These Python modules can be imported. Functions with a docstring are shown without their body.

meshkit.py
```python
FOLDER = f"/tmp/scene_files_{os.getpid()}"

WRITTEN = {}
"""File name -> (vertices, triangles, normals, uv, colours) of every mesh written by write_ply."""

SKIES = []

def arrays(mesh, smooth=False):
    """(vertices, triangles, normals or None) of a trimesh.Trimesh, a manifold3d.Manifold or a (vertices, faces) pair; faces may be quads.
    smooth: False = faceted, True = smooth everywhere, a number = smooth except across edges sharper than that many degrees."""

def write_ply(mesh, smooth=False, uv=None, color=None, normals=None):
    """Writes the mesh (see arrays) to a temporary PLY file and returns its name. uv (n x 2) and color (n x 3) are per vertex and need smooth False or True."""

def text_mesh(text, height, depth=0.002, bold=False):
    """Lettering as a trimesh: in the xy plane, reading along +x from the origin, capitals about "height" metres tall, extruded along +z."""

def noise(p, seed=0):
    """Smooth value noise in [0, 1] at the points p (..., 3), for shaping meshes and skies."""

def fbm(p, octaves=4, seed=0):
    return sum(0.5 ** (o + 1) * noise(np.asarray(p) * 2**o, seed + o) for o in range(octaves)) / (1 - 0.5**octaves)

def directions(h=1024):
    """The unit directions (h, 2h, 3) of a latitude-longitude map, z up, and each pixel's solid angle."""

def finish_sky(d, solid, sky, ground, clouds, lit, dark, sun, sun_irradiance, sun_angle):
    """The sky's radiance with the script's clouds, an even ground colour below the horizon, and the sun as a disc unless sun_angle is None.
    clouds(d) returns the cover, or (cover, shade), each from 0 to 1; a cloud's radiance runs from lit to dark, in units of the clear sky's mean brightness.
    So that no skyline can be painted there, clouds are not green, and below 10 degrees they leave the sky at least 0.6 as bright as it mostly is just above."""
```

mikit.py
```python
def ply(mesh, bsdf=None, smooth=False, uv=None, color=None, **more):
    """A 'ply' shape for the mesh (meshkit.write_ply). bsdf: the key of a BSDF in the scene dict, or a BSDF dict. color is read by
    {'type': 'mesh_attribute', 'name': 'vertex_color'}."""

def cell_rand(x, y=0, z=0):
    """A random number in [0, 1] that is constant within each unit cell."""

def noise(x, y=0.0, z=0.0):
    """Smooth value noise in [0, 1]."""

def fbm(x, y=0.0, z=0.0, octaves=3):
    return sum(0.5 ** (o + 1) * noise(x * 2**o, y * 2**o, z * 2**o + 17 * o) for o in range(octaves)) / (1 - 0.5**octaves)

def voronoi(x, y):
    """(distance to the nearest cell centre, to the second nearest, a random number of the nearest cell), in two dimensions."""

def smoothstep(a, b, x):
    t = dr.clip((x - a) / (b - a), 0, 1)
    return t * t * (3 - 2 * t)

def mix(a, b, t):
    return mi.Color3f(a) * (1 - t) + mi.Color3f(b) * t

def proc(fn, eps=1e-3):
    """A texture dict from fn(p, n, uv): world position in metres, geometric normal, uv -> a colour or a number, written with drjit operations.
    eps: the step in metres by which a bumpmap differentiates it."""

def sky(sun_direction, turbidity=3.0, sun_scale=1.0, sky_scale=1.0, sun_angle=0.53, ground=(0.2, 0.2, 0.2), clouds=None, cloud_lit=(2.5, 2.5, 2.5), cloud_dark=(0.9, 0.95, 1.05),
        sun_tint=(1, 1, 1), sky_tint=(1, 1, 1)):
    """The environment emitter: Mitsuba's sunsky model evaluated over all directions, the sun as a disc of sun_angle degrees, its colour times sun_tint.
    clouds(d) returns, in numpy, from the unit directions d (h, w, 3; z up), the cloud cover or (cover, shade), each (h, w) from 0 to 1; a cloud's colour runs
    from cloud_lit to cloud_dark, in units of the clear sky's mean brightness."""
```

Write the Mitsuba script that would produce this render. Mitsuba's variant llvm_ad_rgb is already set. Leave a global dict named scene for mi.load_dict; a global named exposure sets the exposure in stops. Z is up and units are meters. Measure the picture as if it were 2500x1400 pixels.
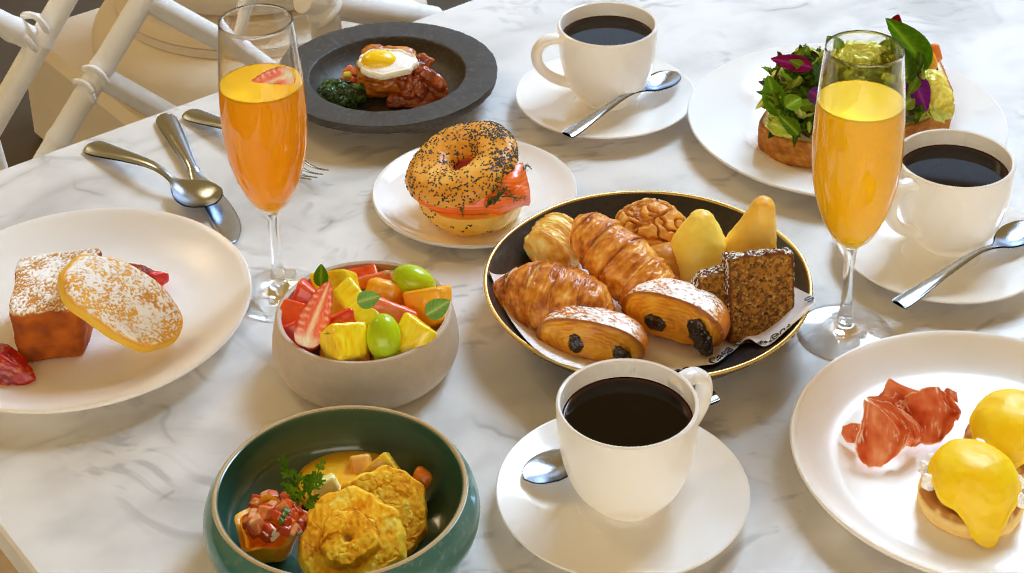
import math
import drjit as dr
import numpy as np, trimesh, mitsuba as mi, mikit, meshkit
from mikit import proc, smoothstep, mix

# ---------------------------------------------------------------- camera (table top is z = 0, metres, z up)
CAM_F, CAM_PITCH, CAM_ROLL, CAM_H = 4401.38 / 2500, math.radians(24.9575), math.radians(-1.50966), 0.76828
PPX, PPY = 0.5 - 43.949 / 2500, 0.5 - 769.408 / 1400
_c, _s = math.cos(CAM_PITCH), math.sin(CAM_PITCH)
FWD = np.array([0, _c, -_s])
RGT = np.cos(CAM_ROLL) * np.array([1.0, 0, 0]) + np.sin(CAM_ROLL) * np.array([0, _s, _c])
UPV = -np.sin(CAM_ROLL) * np.array([1.0, 0, 0]) + np.cos(CAM_ROLL) * np.array([0, _s, _c])
EYE = np.array([0, 0, CAM_H])
_m = np.eye(4)
_m[:3, 0], _m[:3, 1], _m[:3, 2], _m[:3, 3] = -RGT, UPV, FWD, EYE
scene, labels = {}, {}
scene['camera'] = {'type': 'perspective', 'fov_axis': 'x', 'fov': 2 * math.degrees(math.atan(0.5 / CAM_F)), 'near_clip': 0.05, 'far_clip': 60.0,
                   'principal_point_offset_x': 0.5 - PPX, 'principal_point_offset_y': 0.5 - PPY, 'to_world': mi.ScalarTransform4f(_m.tolist())}
exposure = 0.12

# ---------------------------------------------------------------- light: warm room, unseen sources behind right (cool), behind left (warm) and behind the camera
def area_light(key, centre, target, w, h, rgb):
    scene[key] = {'type': 'rectangle', 'to_world': mi.ScalarTransform4f().look_at(origin=centre, target=target, up=[0, 0, 1]) @ mi.ScalarTransform4f().scale([w / 2, h / 2, 1]),
                  'bsdf': {'type': 'diffuse', 'reflectance': {'type': 'rgb', 'value': [0.3, 0.3, 0.3]}},
                  'emitter': {'type': 'area', 'radiance': {'type': 'rgb', 'value': list(rgb)}}}
    labels[key] = {'label': 'bright light source out of view, placed to light the table', 'kind': 'structure'}

scene['room_light'] = {'type': 'constant', 'radiance': {'type': 'rgb', 'value': [0.32, 0.20, 0.062]}}
area_light('unseen_window', [1.25, 2.85, 2.3], [0.1, 1.1, 0.0], 1.15, 1.15, [12.8, 17.2, 22.2])  # out of view at back right, placed to cast the main shadows
area_light('unseen_window_001', [1.3, 5.6, 1.65], [0.0, 1.2, 0.0], 5.4, 2.0, [0.85, 1.10, 1.45])  # out of view at the back, placed for reflections in coffee and glaze
area_light('unseen_lamp', [-1.6, 2.4, 1.8], [-0.1, 1.1, 0.0], 0.6, 0.6, [9.0, 6.8, 3.6])  # out of view at back left, placed to light the table warmly
area_light('unseen_front_light', [-0.3, -2.6, 0.8], [0.0, 1.0, 0.1], 4.4, 2.2, [2.4, 2.12, 1.65])  # unseen glowing panel behind the camera, lights the sides that face it

# ---------------------------------------------------------------- helpers
def at(px, py, z=0.0):
    """the point at height z seen at this pixel of the 2500 x 1400 photograph"""
    d = FWD + (px / 2500 - PPX) / CAM_F * RGT - (py / 1400 - PPY) * 0.56 / CAM_F * UPV
    return EYE + d * ((z - CAM_H) / d[2])

def key_free(key):
    k, n = key, 0
    while k in scene or k in labels:
        n += 1
        k = f'{key}_{n:03d}'
    return k

def thing(name, label, cat, group=None):
    k = key_free(name)
    labels[k] = {'label': label, 'category': cat}
    if group:
        labels[k]['group'] = group
    return k

def put(key, mesh, bsdf, smooth=40, color=None, label=None, **kw):
    """one entry of the scene; a part's key is holder__name"""
    if key in scene or ('__' in key and key in labels):
        key = key_free(key)
    if color is not None:
        smooth = True if smooth is not False else False
    scene[key] = mikit.ply(mesh, bsdf, smooth=smooth, color=color, **kw)
    if label:
        labels[key] = {'label': label}
    return key

def struct(key, mesh, bsdf, **kw):
    put(key, mesh, bsdf, **kw)
    labels[key] = {'kind': 'structure'}

def tm(v, f):
    return trimesh.Trimesh(np.asarray(v, float), np.asarray(f, int), process=False)

def cat(*ms):
    return trimesh.util.concatenate(list(ms))

def rot(ax, deg):
    return trimesh.transformations.rotation_matrix(math.radians(deg), ax)[:3, :3]

def unit(v):
    v = np.asarray(v, float)
    return v / np.linalg.norm(v)

def basis(x, z):
    """columns: x axis, y axis, z axis (z kept, x made square to it)"""
    z = unit(z)
    x = unit(np.asarray(x, float) - z * np.dot(x, z))
    return np.stack([x, np.cross(z, x), z], 1)

def moved(m, R=None, t=(0, 0, 0)):
    v = np.array(m.vertices)
    if R is not None:
        v = v @ np.asarray(R).T
    return tm(v + np.asarray(t), m.faces)

def spline(pts, n=8):
    """Catmull-Rom through the rows"""
    p = np.asarray(pts, float)
    p = np.vstack([2 * p[0] - p[1], p, 2 * p[-1] - p[-2]])
    t = np.linspace(0, 1, n, endpoint=False)[:, None]
    out = []
    for i in range(1, len(p) - 2):
        a, b, c, d = p[i - 1:i + 3]
        out.append(0.5 * (2 * b + (c - a) * t + (2 * a - 5 * b + 4 * c - d) * t ** 2 + (3 * b - a - 3 * c + d) * t ** 3))
    return np.vstack(out + [p[-2:-1]])

def grid_faces(nu, nv, wrap_v=False, wrap_u=False):
    i, j = np.meshgrid(np.arange(nu if wrap_u else nu - 1), np.arange(nv if wrap_v else nv - 1), indexing='ij')
    i2, j2 = (i + 1) % nu, (j + 1) % nv
    a, b, c, d = i * nv + j, i2 * nv + j, i2 * nv + j2, i * nv + j2
    return np.vstack([np.stack([a, b, c], -1).reshape(-1, 3), np.stack([a, c, d], -1).reshape(-1, 3)])

def lathe(prof, n=96, sub=0, wob=0.0, seed=0):
    """closed turned body: the profile runs (r, z) from the axis below, outside, to the axis above"""
    p = np.asarray(prof, float)
    if sub:
        p = spline(p, sub)
    p[:, 0] = np.maximum(p[:, 0], 1e-5)
    a = np.arange(n) * 2 * np.pi / n
    k = 1 + wob * (meshkit.fbm(np.stack([np.cos(a) * 1.5 + 5, np.sin(a) * 1.5 + 5, a * 0 + seed], -1), 2) - 0.5)
    v = np.stack([p[:, None, 0] * np.cos(a) * k, p[:, None, 0] * np.sin(a) * k, np.broadcast_to(p[:, None, 1], (len(p), n))], -1).reshape(-1, 3)
    f = grid_faces(len(p), n, wrap_v=True)[:, ::-1]
    return tm(v, f)

def tube(path, rad, n=16, flat=1.0, up=(0, 0, 1), caps=True):
    """swept tube; rad: number or array; flat: width of the second axis against the first"""
    p = np.asarray(path, float)
    r = np.broadcast_to(np.asarray(rad, float), (len(p),))
    t = np.gradient(p, axis=0)
    t /= np.linalg.norm(t, axis=1, keepdims=True)
    s = np.cross(t, np.asarray(up, float))
    s /= np.linalg.norm(s, axis=1, keepdims=True) + 1e-12
    w = np.cross(s, t)
    a = np.arange(n) * 2 * np.pi / n
    v = p[:, None] + r[:, None, None] * (np.cos(a)[None, :, None] * s[:, None] + flat * np.sin(a)[None, :, None] * w[:, None])
    f = grid_faces(len(p), n, wrap_v=True)
    v = np.vstack([v.reshape(-1, 3), p[:1], p[-1:]])
    if caps:
        j = np.arange(n)
        b = (len(p) - 1) * n
        f = np.vstack([f, np.stack([j, (j + 1) % n, j * 0 + len(v) - 2], 1), np.stack([b + (j + 1) % n, b + j, j * 0 + len(v) - 1], 1)])
    m = tm(v, f)
    return m if m.volume > 0 else tm(v, f[:, ::-1])

def ball(sub=4):
    return trimesh.creation.icosphere(subdivisions=sub)

def nz(p, scale, seed=0, oct=3):
    """fbm of points in [-1, 1]"""
    return 2 * meshkit.fbm(np.asarray(p) * scale + 11.3, oct, seed) - 1

def rgb(*c):
    """an sRGB 0..255 colour as linear reflectance"""
    c = np.array(c, float) / 255
    return np.where(c < 0.04045, c / 12.92, ((c + 0.055) / 1.055) ** 2.4)

def ramp(t, *cols):
    """piecewise linear colour ramp over t in 0..1"""
    t = np.clip(np.asarray(t, float), 0, 1) * (len(cols) - 1)
    i = np.minimum(t.astype(int), len(cols) - 2)
    c = np.array(cols, float)
    w = (t - i)[..., None]
    return c[i] * (1 - w) + c[i + 1] * w

def step(a, b, x):
    t = np.clip((x - a) / (b - a), 0, 1)
    return t * t * (3 - 2 * t)

def blend(a, b, w):
    return a * (1 - w[:, None]) + np.asarray(b) * w[:, None]

def sheet(P, thick):
    """closed slab from a (nu, nv, 3) grid of points: top and bottom offset along the normals"""
    P = np.asarray(P, float)
    nu, nv = P.shape[:2]
    n = np.cross(np.gradient(P, axis=0), np.gradient(P, axis=1))
    n /= np.linalg.norm(n, axis=2, keepdims=True) + 1e-15
    th = np.broadcast_to(np.asarray(thick, float), (nu, nv))[..., None] / 2
    v = np.vstack([(P + n * th).reshape(-1, 3), (P - n * th).reshape(-1, 3)])
    f = grid_faces(nu, nv)
    N = nu * nv
    rim = np.concatenate([np.arange(nv), np.arange(1, nu) * nv + nv - 1, (nu - 1) * nv + np.arange(nv - 2, -1, -1), np.arange(nu - 2, 0, -1) * nv])
    r2 = np.roll(rim, -1)
    side = np.vstack([np.stack([rim, rim + N, r2 + N], 1), np.stack([rim, r2 + N, r2], 1)])
    return tm(v, np.vstack([f, f[:, ::-1] + N, side]))

# ---------------------------------------------------------------- materials
def P(rough, **kw):
    return {'type': 'principled', 'roughness': rough, **kw}

def col(*c):
    return {'type': 'rgb', 'value': [float(x) for x in c]}

VC = {'type': 'mesh_attribute', 'name': 'vertex_color'}
scene['vc_matte'] = {'type': 'twosided', 'bsdf': P(0.7, base_color=VC, specular=0.3)}
scene['vc_satin'] = {'type': 'twosided', 'bsdf': P(0.4, base_color=VC, specular=0.5)}
scene['vc_gloss'] = {'type': 'twosided', 'bsdf': P(0.2, base_color=VC, specular=0.5)}
scene['vc_wet'] = {'type': 'twosided', 'bsdf': P(0.3, base_color=VC, specular=0.5, clearcoat=1.0, clearcoat_gloss=0.95)}
scene['vc_leaf'] = {'type': 'principledthin', 'base_color': VC, 'roughness': 0.35, 'diff_trans': 0.5, 'spec_trans': 0.0}
scene['vc_ham'] = {'type': 'principledthin', 'base_color': VC, 'roughness': 0.3, 'diff_trans': 0.8, 'spec_trans': 0.0}
scene['vc_juice'] = {'type': 'principledthin', 'base_color': VC, 'roughness': 0.6, 'diff_trans': 0.9, 'spec_trans': 0.0}
scene['porcelain'] = P(0.12, base_color=col(0.86, 0.845, 0.82), specular=0.5)
scene['white_porcelain'] = P(0.12, base_color=col(0.86, 0.85, 0.84), specular=0.5)
scene['cream_ceramic'] = P(0.28, base_color=col(0.86, 0.84, 0.81), specular=0.5)
scene['steel'] = {'type': 'roughconductor', 'material': 'none', 'alpha': 0.09, 'specular_reflectance': col(0.52, 0.57, 0.66)}
scene['gold'] = {'type': 'roughconductor', 'material': 'none', 'alpha': 0.22, 'specular_reflectance': col(0.86, 0.62, 0.24)}
scene['coffee'] = P(0.03, base_color=VC, specular=0.2)
scene['glass'] = {'type': 'dielectric', 'int_ior': 1.5}
scene['white_paint'] = P(0.35, base_color=col(0.89, 0.90, 0.90), specular=0.5)

E1, E2 = np.array([0.794, 0.608]), np.array([0.608, -0.794])
CORNER = np.array([-0.565, 1.172]) + 0.012 * E1

# the few long thin veins of this slab, as segments on the table top
VEINS = [(-0.3987, 1.3151, -0.3776, 1.2967), (-0.3776, 1.2967, -0.348, 1.2681), (-0.348, 1.2681, -0.3041, 1.2287), (-0.3738, 1.2952, -0.3915, 1.2831), (-0.3915, 1.2831, -0.4112, 1.2524), (-0.2022, 1.2237, -0.1694, 1.1867), (-0.1694, 1.1867, -0.142, 1.1627), (0.2188, 1.5359, 0.2437, 1.5468), (0.2437, 1.5468, 0.2626, 1.5422), (0.2626, 1.5422, 0.2969, 1.5598), (-0.2778, 0.8556, -0.243, 0.8565), (-0.243, 0.8565, -0.2131, 0.8734), (-0.2131, 0.8734, -0.2031, 0.8833), (-0.243, 0.9696, -0.2255, 0.9534), (-0.2255, 0.9534, -0.2135, 0.9381), (-0.1672, 1.1639, -0.1459, 1.1713), (-0.1459, 1.1713, -0.1253, 1.1933), (-0.0148, 0.9582, 0.0011, 0.9368), (0.0011, 0.9368, 0.0168, 0.9261), (-0.2527, 1.1907, -0.2179, 1.1441), (-0.2179, 1.1441, -0.1913, 1.1278), (0.2277, 1.0568, 0.2194, 1.0426), (0.2194, 1.0426, 0.1977, 1.0153)]

def marble(p, n, uv):
    x = (p.x - CORNER[0]) * E1[0] + (p.y - CORNER[1]) * E1[1]
    y = (p.x - CORNER[0]) * E2[0] + (p.y - CORNER[1]) * E2[1]
    f3, no = mikit.fbm, mikit.noise
    wx = f3(x * 5, y * 5, 1.3, 4) - 0.5
    wy = f3(x * 5 + 9, y * 5 + 4, 7.1, 4) - 0.5
    u, v = x + 0.22 * wx, y + 0.22 * wy
    # soft grey clouds, broken thin veins, small dark dashes in drifts
    cloud = smoothstep(0.38, 0.80, 0.6 * f3(u * 6.0 + v * 2, v * 9 - u * 3, 3.0, 4) + 0.4 * f3(x * 22, y * 26, 9.0, 4))
    r1 = 1 - dr_abs(2 * f3(u * 3.4 + v * 1.9, v * 6.6, 11.0, 4) - 1)
    broken = f3(x * 30, y * 30, 31.0, 3)
    vein = smoothstep(0.925, 1.0, r1) * smoothstep(0.40, 0.66, broken)
    halo = smoothstep(0.80, 1.0, r1) * smoothstep(0.38, 0.60, f3(x * 8 + 3, y * 8, 37.0, 3))
    a_, b_ = 0.86 * u + 0.5 * v, 0.86 * v - 0.5 * u
    dash = f3(a_ * 62, b_ * 118, 5.0, 3)
    drift = smoothstep(0.47, 0.64, f3(u * 8 + 2, v * 11, 17.0, 3))
    c = mix((0.765, 0.752, 0.735), (0.505, 0.492, 0.472), 0.95 * cloud)
    c = mix(c, (0.50, 0.49, 0.475), 0.45 * halo)
    c = mix(c, (0.36, 0.35, 0.33), 0.22 * vein)
    c = mix(c, (0.46, 0.45, 0.44), 0.36 * smoothstep(0.48, 0.72, dash) * drift)
    qx = p.x + 0.030 * (f3(x * 22, y * 22, 51.0, 3) - 0.5)
    qy = p.y + 0.030 * (f3(x * 22 + 5, y * 22, 57.0, 3) - 0.5)
    dmin = mi.Float(1.0)
    for x0, y0, x1, y1 in VEINS:
        l2 = (x1 - x0) ** 2 + (y1 - y0) ** 2
        h_ = dr.clip(((qx - x0) * (x1 - x0) + (qy - y0) * (y1 - y0)) / l2, 0, 1)
        dmin = dr.minimum(dmin, dr.sqrt(dr.square(qx - x0 - h_ * (x1 - x0)) + dr.square(qy - y0 - h_ * (y1 - y0))))
    amt = smoothstep(0.34, 0.62, f3(x * 26, y * 26, 61.0, 2))
    c = mix(c, (0.50, 0.485, 0.46), 0.55 * (1 - smoothstep(0.0, 0.012, dmin)) * (0.4 + 0.6 * amt))
    c = mix(c, (0.24, 0.225, 0.20), 0.38 * (1 - smoothstep(0.0003, 0.0032, dmin)) * amt)
    return mix(c, (0.20, 0.19, 0.18), 0.28 * smoothstep(0.60, 0.84, dash) * drift)

dr_abs = lambda x: dr.abs(x)
scene['marble'] = P(0.3, base_color=proc(marble), specular=0.5)

# ---------------------------------------------------------------- the setting
FLOOR = -0.75
def slab(x0, x1, y0, y1, z0, z1, R=None, t=(0, 0, 0), bevel=0.004):
    """box with bevelled edges"""
    import manifold3d as m3
    b = bevel
    pts = [(x, y, z) for x, y, z in [(a, c, e) for a in (x0 + b, x1 - b) for c in (y0 + b, y1 - b) for e in (z0, z1)]]
    pts += [(a, c, e) for a in (x0, x1) for c in (y0 + b, y1 - b) for e in (z0 + b, z1 - b)]
    pts += [(a, c, e) for a in (x0 + b, x1 - b) for c in (y0, y1) for e in (z0 + b, z1 - b)]
    m = trimesh.convex.convex_hull(np.array(pts))
    return moved(m, R, t)

scene['floor_stone'] = P(0.55, base_color=proc(lambda p, n, uv: mix((0.060, 0.045, 0.030), (0.10, 0.078, 0.052), mikit.fbm(p.x * 6, p.y * 6, 0, 4))), specular=0.4)
scene['cream_stone'] = P(0.6, base_color=proc(lambda p, n, uv: mix((0.68, 0.60, 0.48), (0.80, 0.72, 0.60), mikit.fbm(p.x * 9, p.y * 9, p.z * 9, 4))), specular=0.3)
scene['tan_wood'] = P(0.45, base_color=col(0.56, 0.41, 0.25), specular=0.4)
scene['dark_wood'] = P(0.5, base_color=col(0.05, 0.045, 0.04))
struct('floor', slab(-5, 5, -2, 7, FLOOR - 0.1, FLOOR), 'floor_stone', smooth=False)

tb = thing('marble_table', 'white marble table top with grey veins that carries all the dishes', 'table')
RT = np.array([[E1[0], E2[0], 0], [E1[1], E2[1], 0], [0, 0, 1]])
RT = np.stack([np.append(E1, 0), np.append(-E2, 0), [0, 0, 1]], 1)
put(tb + '__top', slab(0, 1.5, -1.15, 0, -0.022, 0.0, RT, [CORNER[0], CORNER[1], 0], 0.002), 'marble', smooth=False)
put(tb + '__apron', slab(0.004, 1.496, -1.146, -0.004, -0.085, -0.0225, RT, [CORNER[0], CORNER[1], 0], 0.002), 'tan_wood', smooth=False)
put(tb + '__pedestal', moved(lathe([(0, FLOOR), (0.30, FLOOR), (0.30, FLOOR + 0.02), (0.05, FLOOR + 0.05), (0.04, -0.15), (0.2, -0.087), (0, -0.087)], 48), None, np.append(CORNER + 0.75 * E1 + 0.55 * E2, 0)), 'dark_wood')

# ---------------------------------------------------------------- dishes
def coupe(R, zr, flat, thick=0.004, foot=None, floor=0.006):
    foot = foot or flat * 0.9
    top = [(R - 0.0006, zr), (R - 0.003, zr - 0.0006)]
    for t in np.linspace(0.06, 1, 9):
        r = R - 0.003 - (R - 0.003 - flat) * t
        top.append((r, floor + (zr - 0.0006 - floor) * (1 - t) ** 1.9))
    under = []
    for r, z in top[2:][::-1]:
        if r > foot + 0.004:
            under.append((r + 0.001, z - thick))
    return [(0, 0.0025), (foot - 0.006, 0.0025), (foot - 0.004, 0.0), (foot, 0.0), (foot + 0.001, 0.0015)] + under + [(R, zr - 0.0028), (R + 0.0004, zr - 0.0012)] + top + [(flat * 0.6, floor - 0.0002), (0, floor - 0.0003)]

def dish(name, label, cat_, prof, c, bsdf, n=160, smooth=35, group=None, rot_=0, **kw):
    k = thing(name, label, cat_, group)
    put(k, moved(lathe(prof, n, **kw), rot([0, 0, 1], rot_), [c[0], c[1], 0]), bsdf, smooth=smooth)
    return k

PL, PB, PT, PG = (-0.302, 1.068), (0.297, 0.887), (0.290, 1.310), (-0.020, 1.220)
dish('dinner_plate', 'large cream plate at the left edge with french toast and a pancake', 'plate', coupe(0.1223, 0.022, 0.075), PL, 'cream_ceramic', rot_=10)
dish('dinner_plate', 'large cream plate in the right foreground with poached eggs and cured ham', 'plate', coupe(0.1194, 0.022, 0.088, floor=0.0055), PB, 'cream_ceramic')
dish('side_plate', 'small white plate under the seeded bagel sandwich', 'plate', coupe(0.0807, 0.012, 0.055, floor=0.005), PG, 'white_porcelain')
rim_prof = [(0, 0.003), (0.07, 0.003), (0.072, 0.0), (0.076, 0.0), (0.078, 0.002), (0.085, 0.006), (0.10, 0.0105), (0.128, 0.0145), (0.1308, 0.0165), (0.1312, 0.0178), (0.1304, 0.0186), (0.128, 0.0183), (0.105, 0.0148), (0.092, 0.0122), (0.087, 0.0095), (0.082, 0.0068), (0.076, 0.0058), (0.04, 0.0055), (0, 0.0055)]
dish('rimmed_plate', 'wide rimmed white plate at the back right under the salad toasts', 'plate', rim_prof, PT, 'white_porcelain')

# pastry plate, dark glaze with a gold rim
PP = (0.102, 1.058)
scene['dark_glaze'] = P(0.22, base_color=proc(lambda p, n, uv: mix((0.020, 0.018, 0.020), (0.055, 0.042, 0.035), mikit.fbm(p.x * 60, p.y * 60, p.z * 60, 4) * mikit.fbm(p.x * 300, p.y * 300, p.z * 300, 2) * 1.6)), specular=0.5)
k = thing('pastry_plate', 'round black glazed plate with a gold rim holding the pastries', 'plate')
pp = [(0, 0.003), (0.06, 0.003), (0.062, 0.0), (0.067, 0.0), (0.069, 0.002), (0.085, 0.0085), (0.098, 0.016), (0.107, 0.0245), (0.1135, 0.0335), (0.1140, 0.0345), (0.1128, 0.0347), (0.1115, 0.0338), (0.104, 0.0255), (0.094, 0.0175), (0.082, 0.0105), (0.068, 0.0068), (0.04, 0.0058), (0, 0.0056)]
put(k + '__body', moved(lathe(pp, 160), None, [PP[0], PP[1], 0]), 'dark_glaze', smooth=35)
a = np.linspace(0, 2 * np.pi, 241)
rimp = np.stack([0.1138 * np.cos(a) * (1 + 0.002 * np.sin(5 * a)) + PP[0], 0.1138 * np.sin(a) * (1 + 0.002 * np.sin(5 * a)) + PP[1], 0.0345 + 0.0003 * np.sin(7 * a)], 1)
put(k + '__gold_rim', tube(rimp, 0.0015, 12, caps=False), 'gold')

# green bowl
GB = (-0.098, 0.832)
def green_fn(p, n, uv):
    g = mikit.fbm(p.x * 25, p.y * 25, p.z * 40, 4)
    sp = smoothstep(0.62, 0.72, mikit.fbm(p.x * 260, p.y * 260, p.z * 260, 2))
    c = mix((0.022, 0.105, 0.098), (0.052, 0.170, 0.145), g)
    return mix(c, (0.11, 0.20, 0.15), 0.5 * sp)
scene['green_glaze'] = P(0.16, base_color=proc(green_fn), specular=0.6, clearcoat=1.0, clearcoat_gloss=0.96)
scene['olive_glaze'] = P(0.14, base_color=proc(lambda p, n, uv: mix((0.022, 0.090, 0.080), (0.050, 0.100, 0.040), mikit.fbm(p.x * 14, p.y * 14, p.z * 14, 3))), specular=0.6, clearcoat=1.0, clearcoat_gloss=0.97)
scene['tan_clay'] = P(0.5, base_color=col(0.48, 0.35, 0.18), specular=0.4)
k = thing('green_bowl', 'teal green glazed bowl with a bare tan rim holding fried plantain', 'bowl')
go = [(0, 0.003), (0.043, 0.003), (0.045, 0.0), (0.050, 0.0), (0.053, 0.003), (0.068, 0.011), (0.078, 0.021), (0.0815, 0.032), (0.0795, 0.042), (0.0755, 0.0492), (0.0748, 0.0500)]
gi = [(0.0722, 0.0500), (0.0715, 0.0490), (0.0735, 0.042), (0.0740, 0.034), (0.0710, 0.022), (0.062, 0.0125), (0.050, 0.0078), (0.03, 0.006), (0, 0.0055)]
put(k + '__outside', moved(lathe(spline(go, 3), 160), None, [*GB, 0]), 'green_glaze', smooth=35)
put(k + '__inside', moved(lathe(spline(gi, 3), 160), None, [*GB, 0]), 'olive_glaze', smooth=35)
put(k + '__rim', moved(lathe([(0.0748, 0.0500), (0.0744, 0.0507), (0.0735, 0.0510), (0.0726, 0.0507), (0.0722, 0.0500)], 160), None, [*GB, 0]), 'tan_clay', smooth=60)

# fruit bowl
FB = (-0.0945, 1.0155)
scene['stoneware'] = P(0.5, base_color=proc(lambda p, n, uv: mix((0.50, 0.40, 0.30), (0.57, 0.47, 0.36), mikit.fbm(p.x * 200, p.y * 200, p.z * 200, 2))), specular=0.35)
fo = [(0, 0.003), (0.046, 0.003), (0.048, 0.0), (0.0525, 0.0), (0.0558, 0.0022), (0.0605, 0.0075), (0.0632, 0.0140), (0.0640, 0.0205), (0.0630, 0.0300), (0.0608, 0.0405), (0.0600, 0.0436), (0.0586, 0.0450), (0.0570, 0.0444), (0.0560, 0.043), (0.0582, 0.033), (0.0592, 0.024), (0.0585, 0.016), (0.0540, 0.0085), (0.045, 0.006), (0, 0.0055)]
dish('fruit_bowl', 'round beige stoneware bowl filled with cut fruit', 'bowl', fo, FB, 'stoneware', sub=3)

# black stone bowl
BK = (-0.095, 1.387)
def black_fn(p, n, uv):
    s = smoothstep(0.60, 0.75, mikit.fbm(p.x * 420, p.y * 420, p.z * 420, 2))
    c = mix((0.032, 0.027, 0.021), (0.058, 0.049, 0.039), mikit.fbm(p.x * 90, p.y * 90, p.z * 90, 4))
    return mix(c, (0.10, 0.09, 0.08), 0.4 * s)
scene['black_stone_plain'] = P(0.5, base_color=proc(black_fn), specular=0.45)
bo = [(0, 0.002), (0.045, 0.002), (0.048, 0.0), (0.054, 0.0), (0.058, 0.003), (0.072, 0.0125), (0.084, 0.0185), (0.0935, 0.0215), (0.0950, 0.0228), (0.0954, 0.0262), (0.0950, 0.0292), (0.0938, 0.0300), (0.0715, 0.0290), (0.0690, 0.0284), (0.0676, 0.0272), (0.0645, 0.021), (0.0570, 0.013), (0.045, 0.0085), (0.03, 0.007), (0, 0.0065)]
scene['black_stone'] = scene.pop('black_stone_plain')
bm = lathe(bo, 240, sub=2)
v = np.array(bm.vertices)
v += np.stack([nz(v, 300, s_, 2) for s_ in (1, 2, 3)], 1) * 0.0005
k = thing('stone_bowl', 'black stone bowl with a broad flat rim under the fried egg', 'bowl')
put(k, moved(tm(v, bm.faces), None, [*BK, 0]), 'black_stone', smooth=30)

# ---------------------------------------------------------------- coffee cups, saucers, spoons
saucer_prof = [(0, 0.003), (0.036, 0.003), (0.038, 0.0), (0.043, 0.0), (0.045, 0.002), (0.058, 0.0085), (0.070, 0.0125), (0.0768, 0.0148), (0.0775, 0.0158), (0.0768, 0.0165), (0.0755, 0.0163), (0.066, 0.0136), (0.054, 0.0098), (0.042, 0.0072), (0.032, 0.0062), (0.0285, 0.0062), (0.0275, 0.0052), (0.02, 0.0050), (0, 0.0050)]
CH = 0.0735
cup_t = [(0.0, 0.505), (0.02, 0.515), (0.045, 0.53), (0.07, 0.575), (0.12, 0.665), (0.20, 0.765), (0.31, 0.850), (0.455, 0.920), (0.6, 0.962), (0.8, 0.988), (0.975, 1.0)]
CR = 0.0430
cup_prof = [(0, 0.003), (0.0195, 0.003), (0.0205, 0.0)] + [(r * CR, t * CH) for t, r in cup_t]
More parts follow.
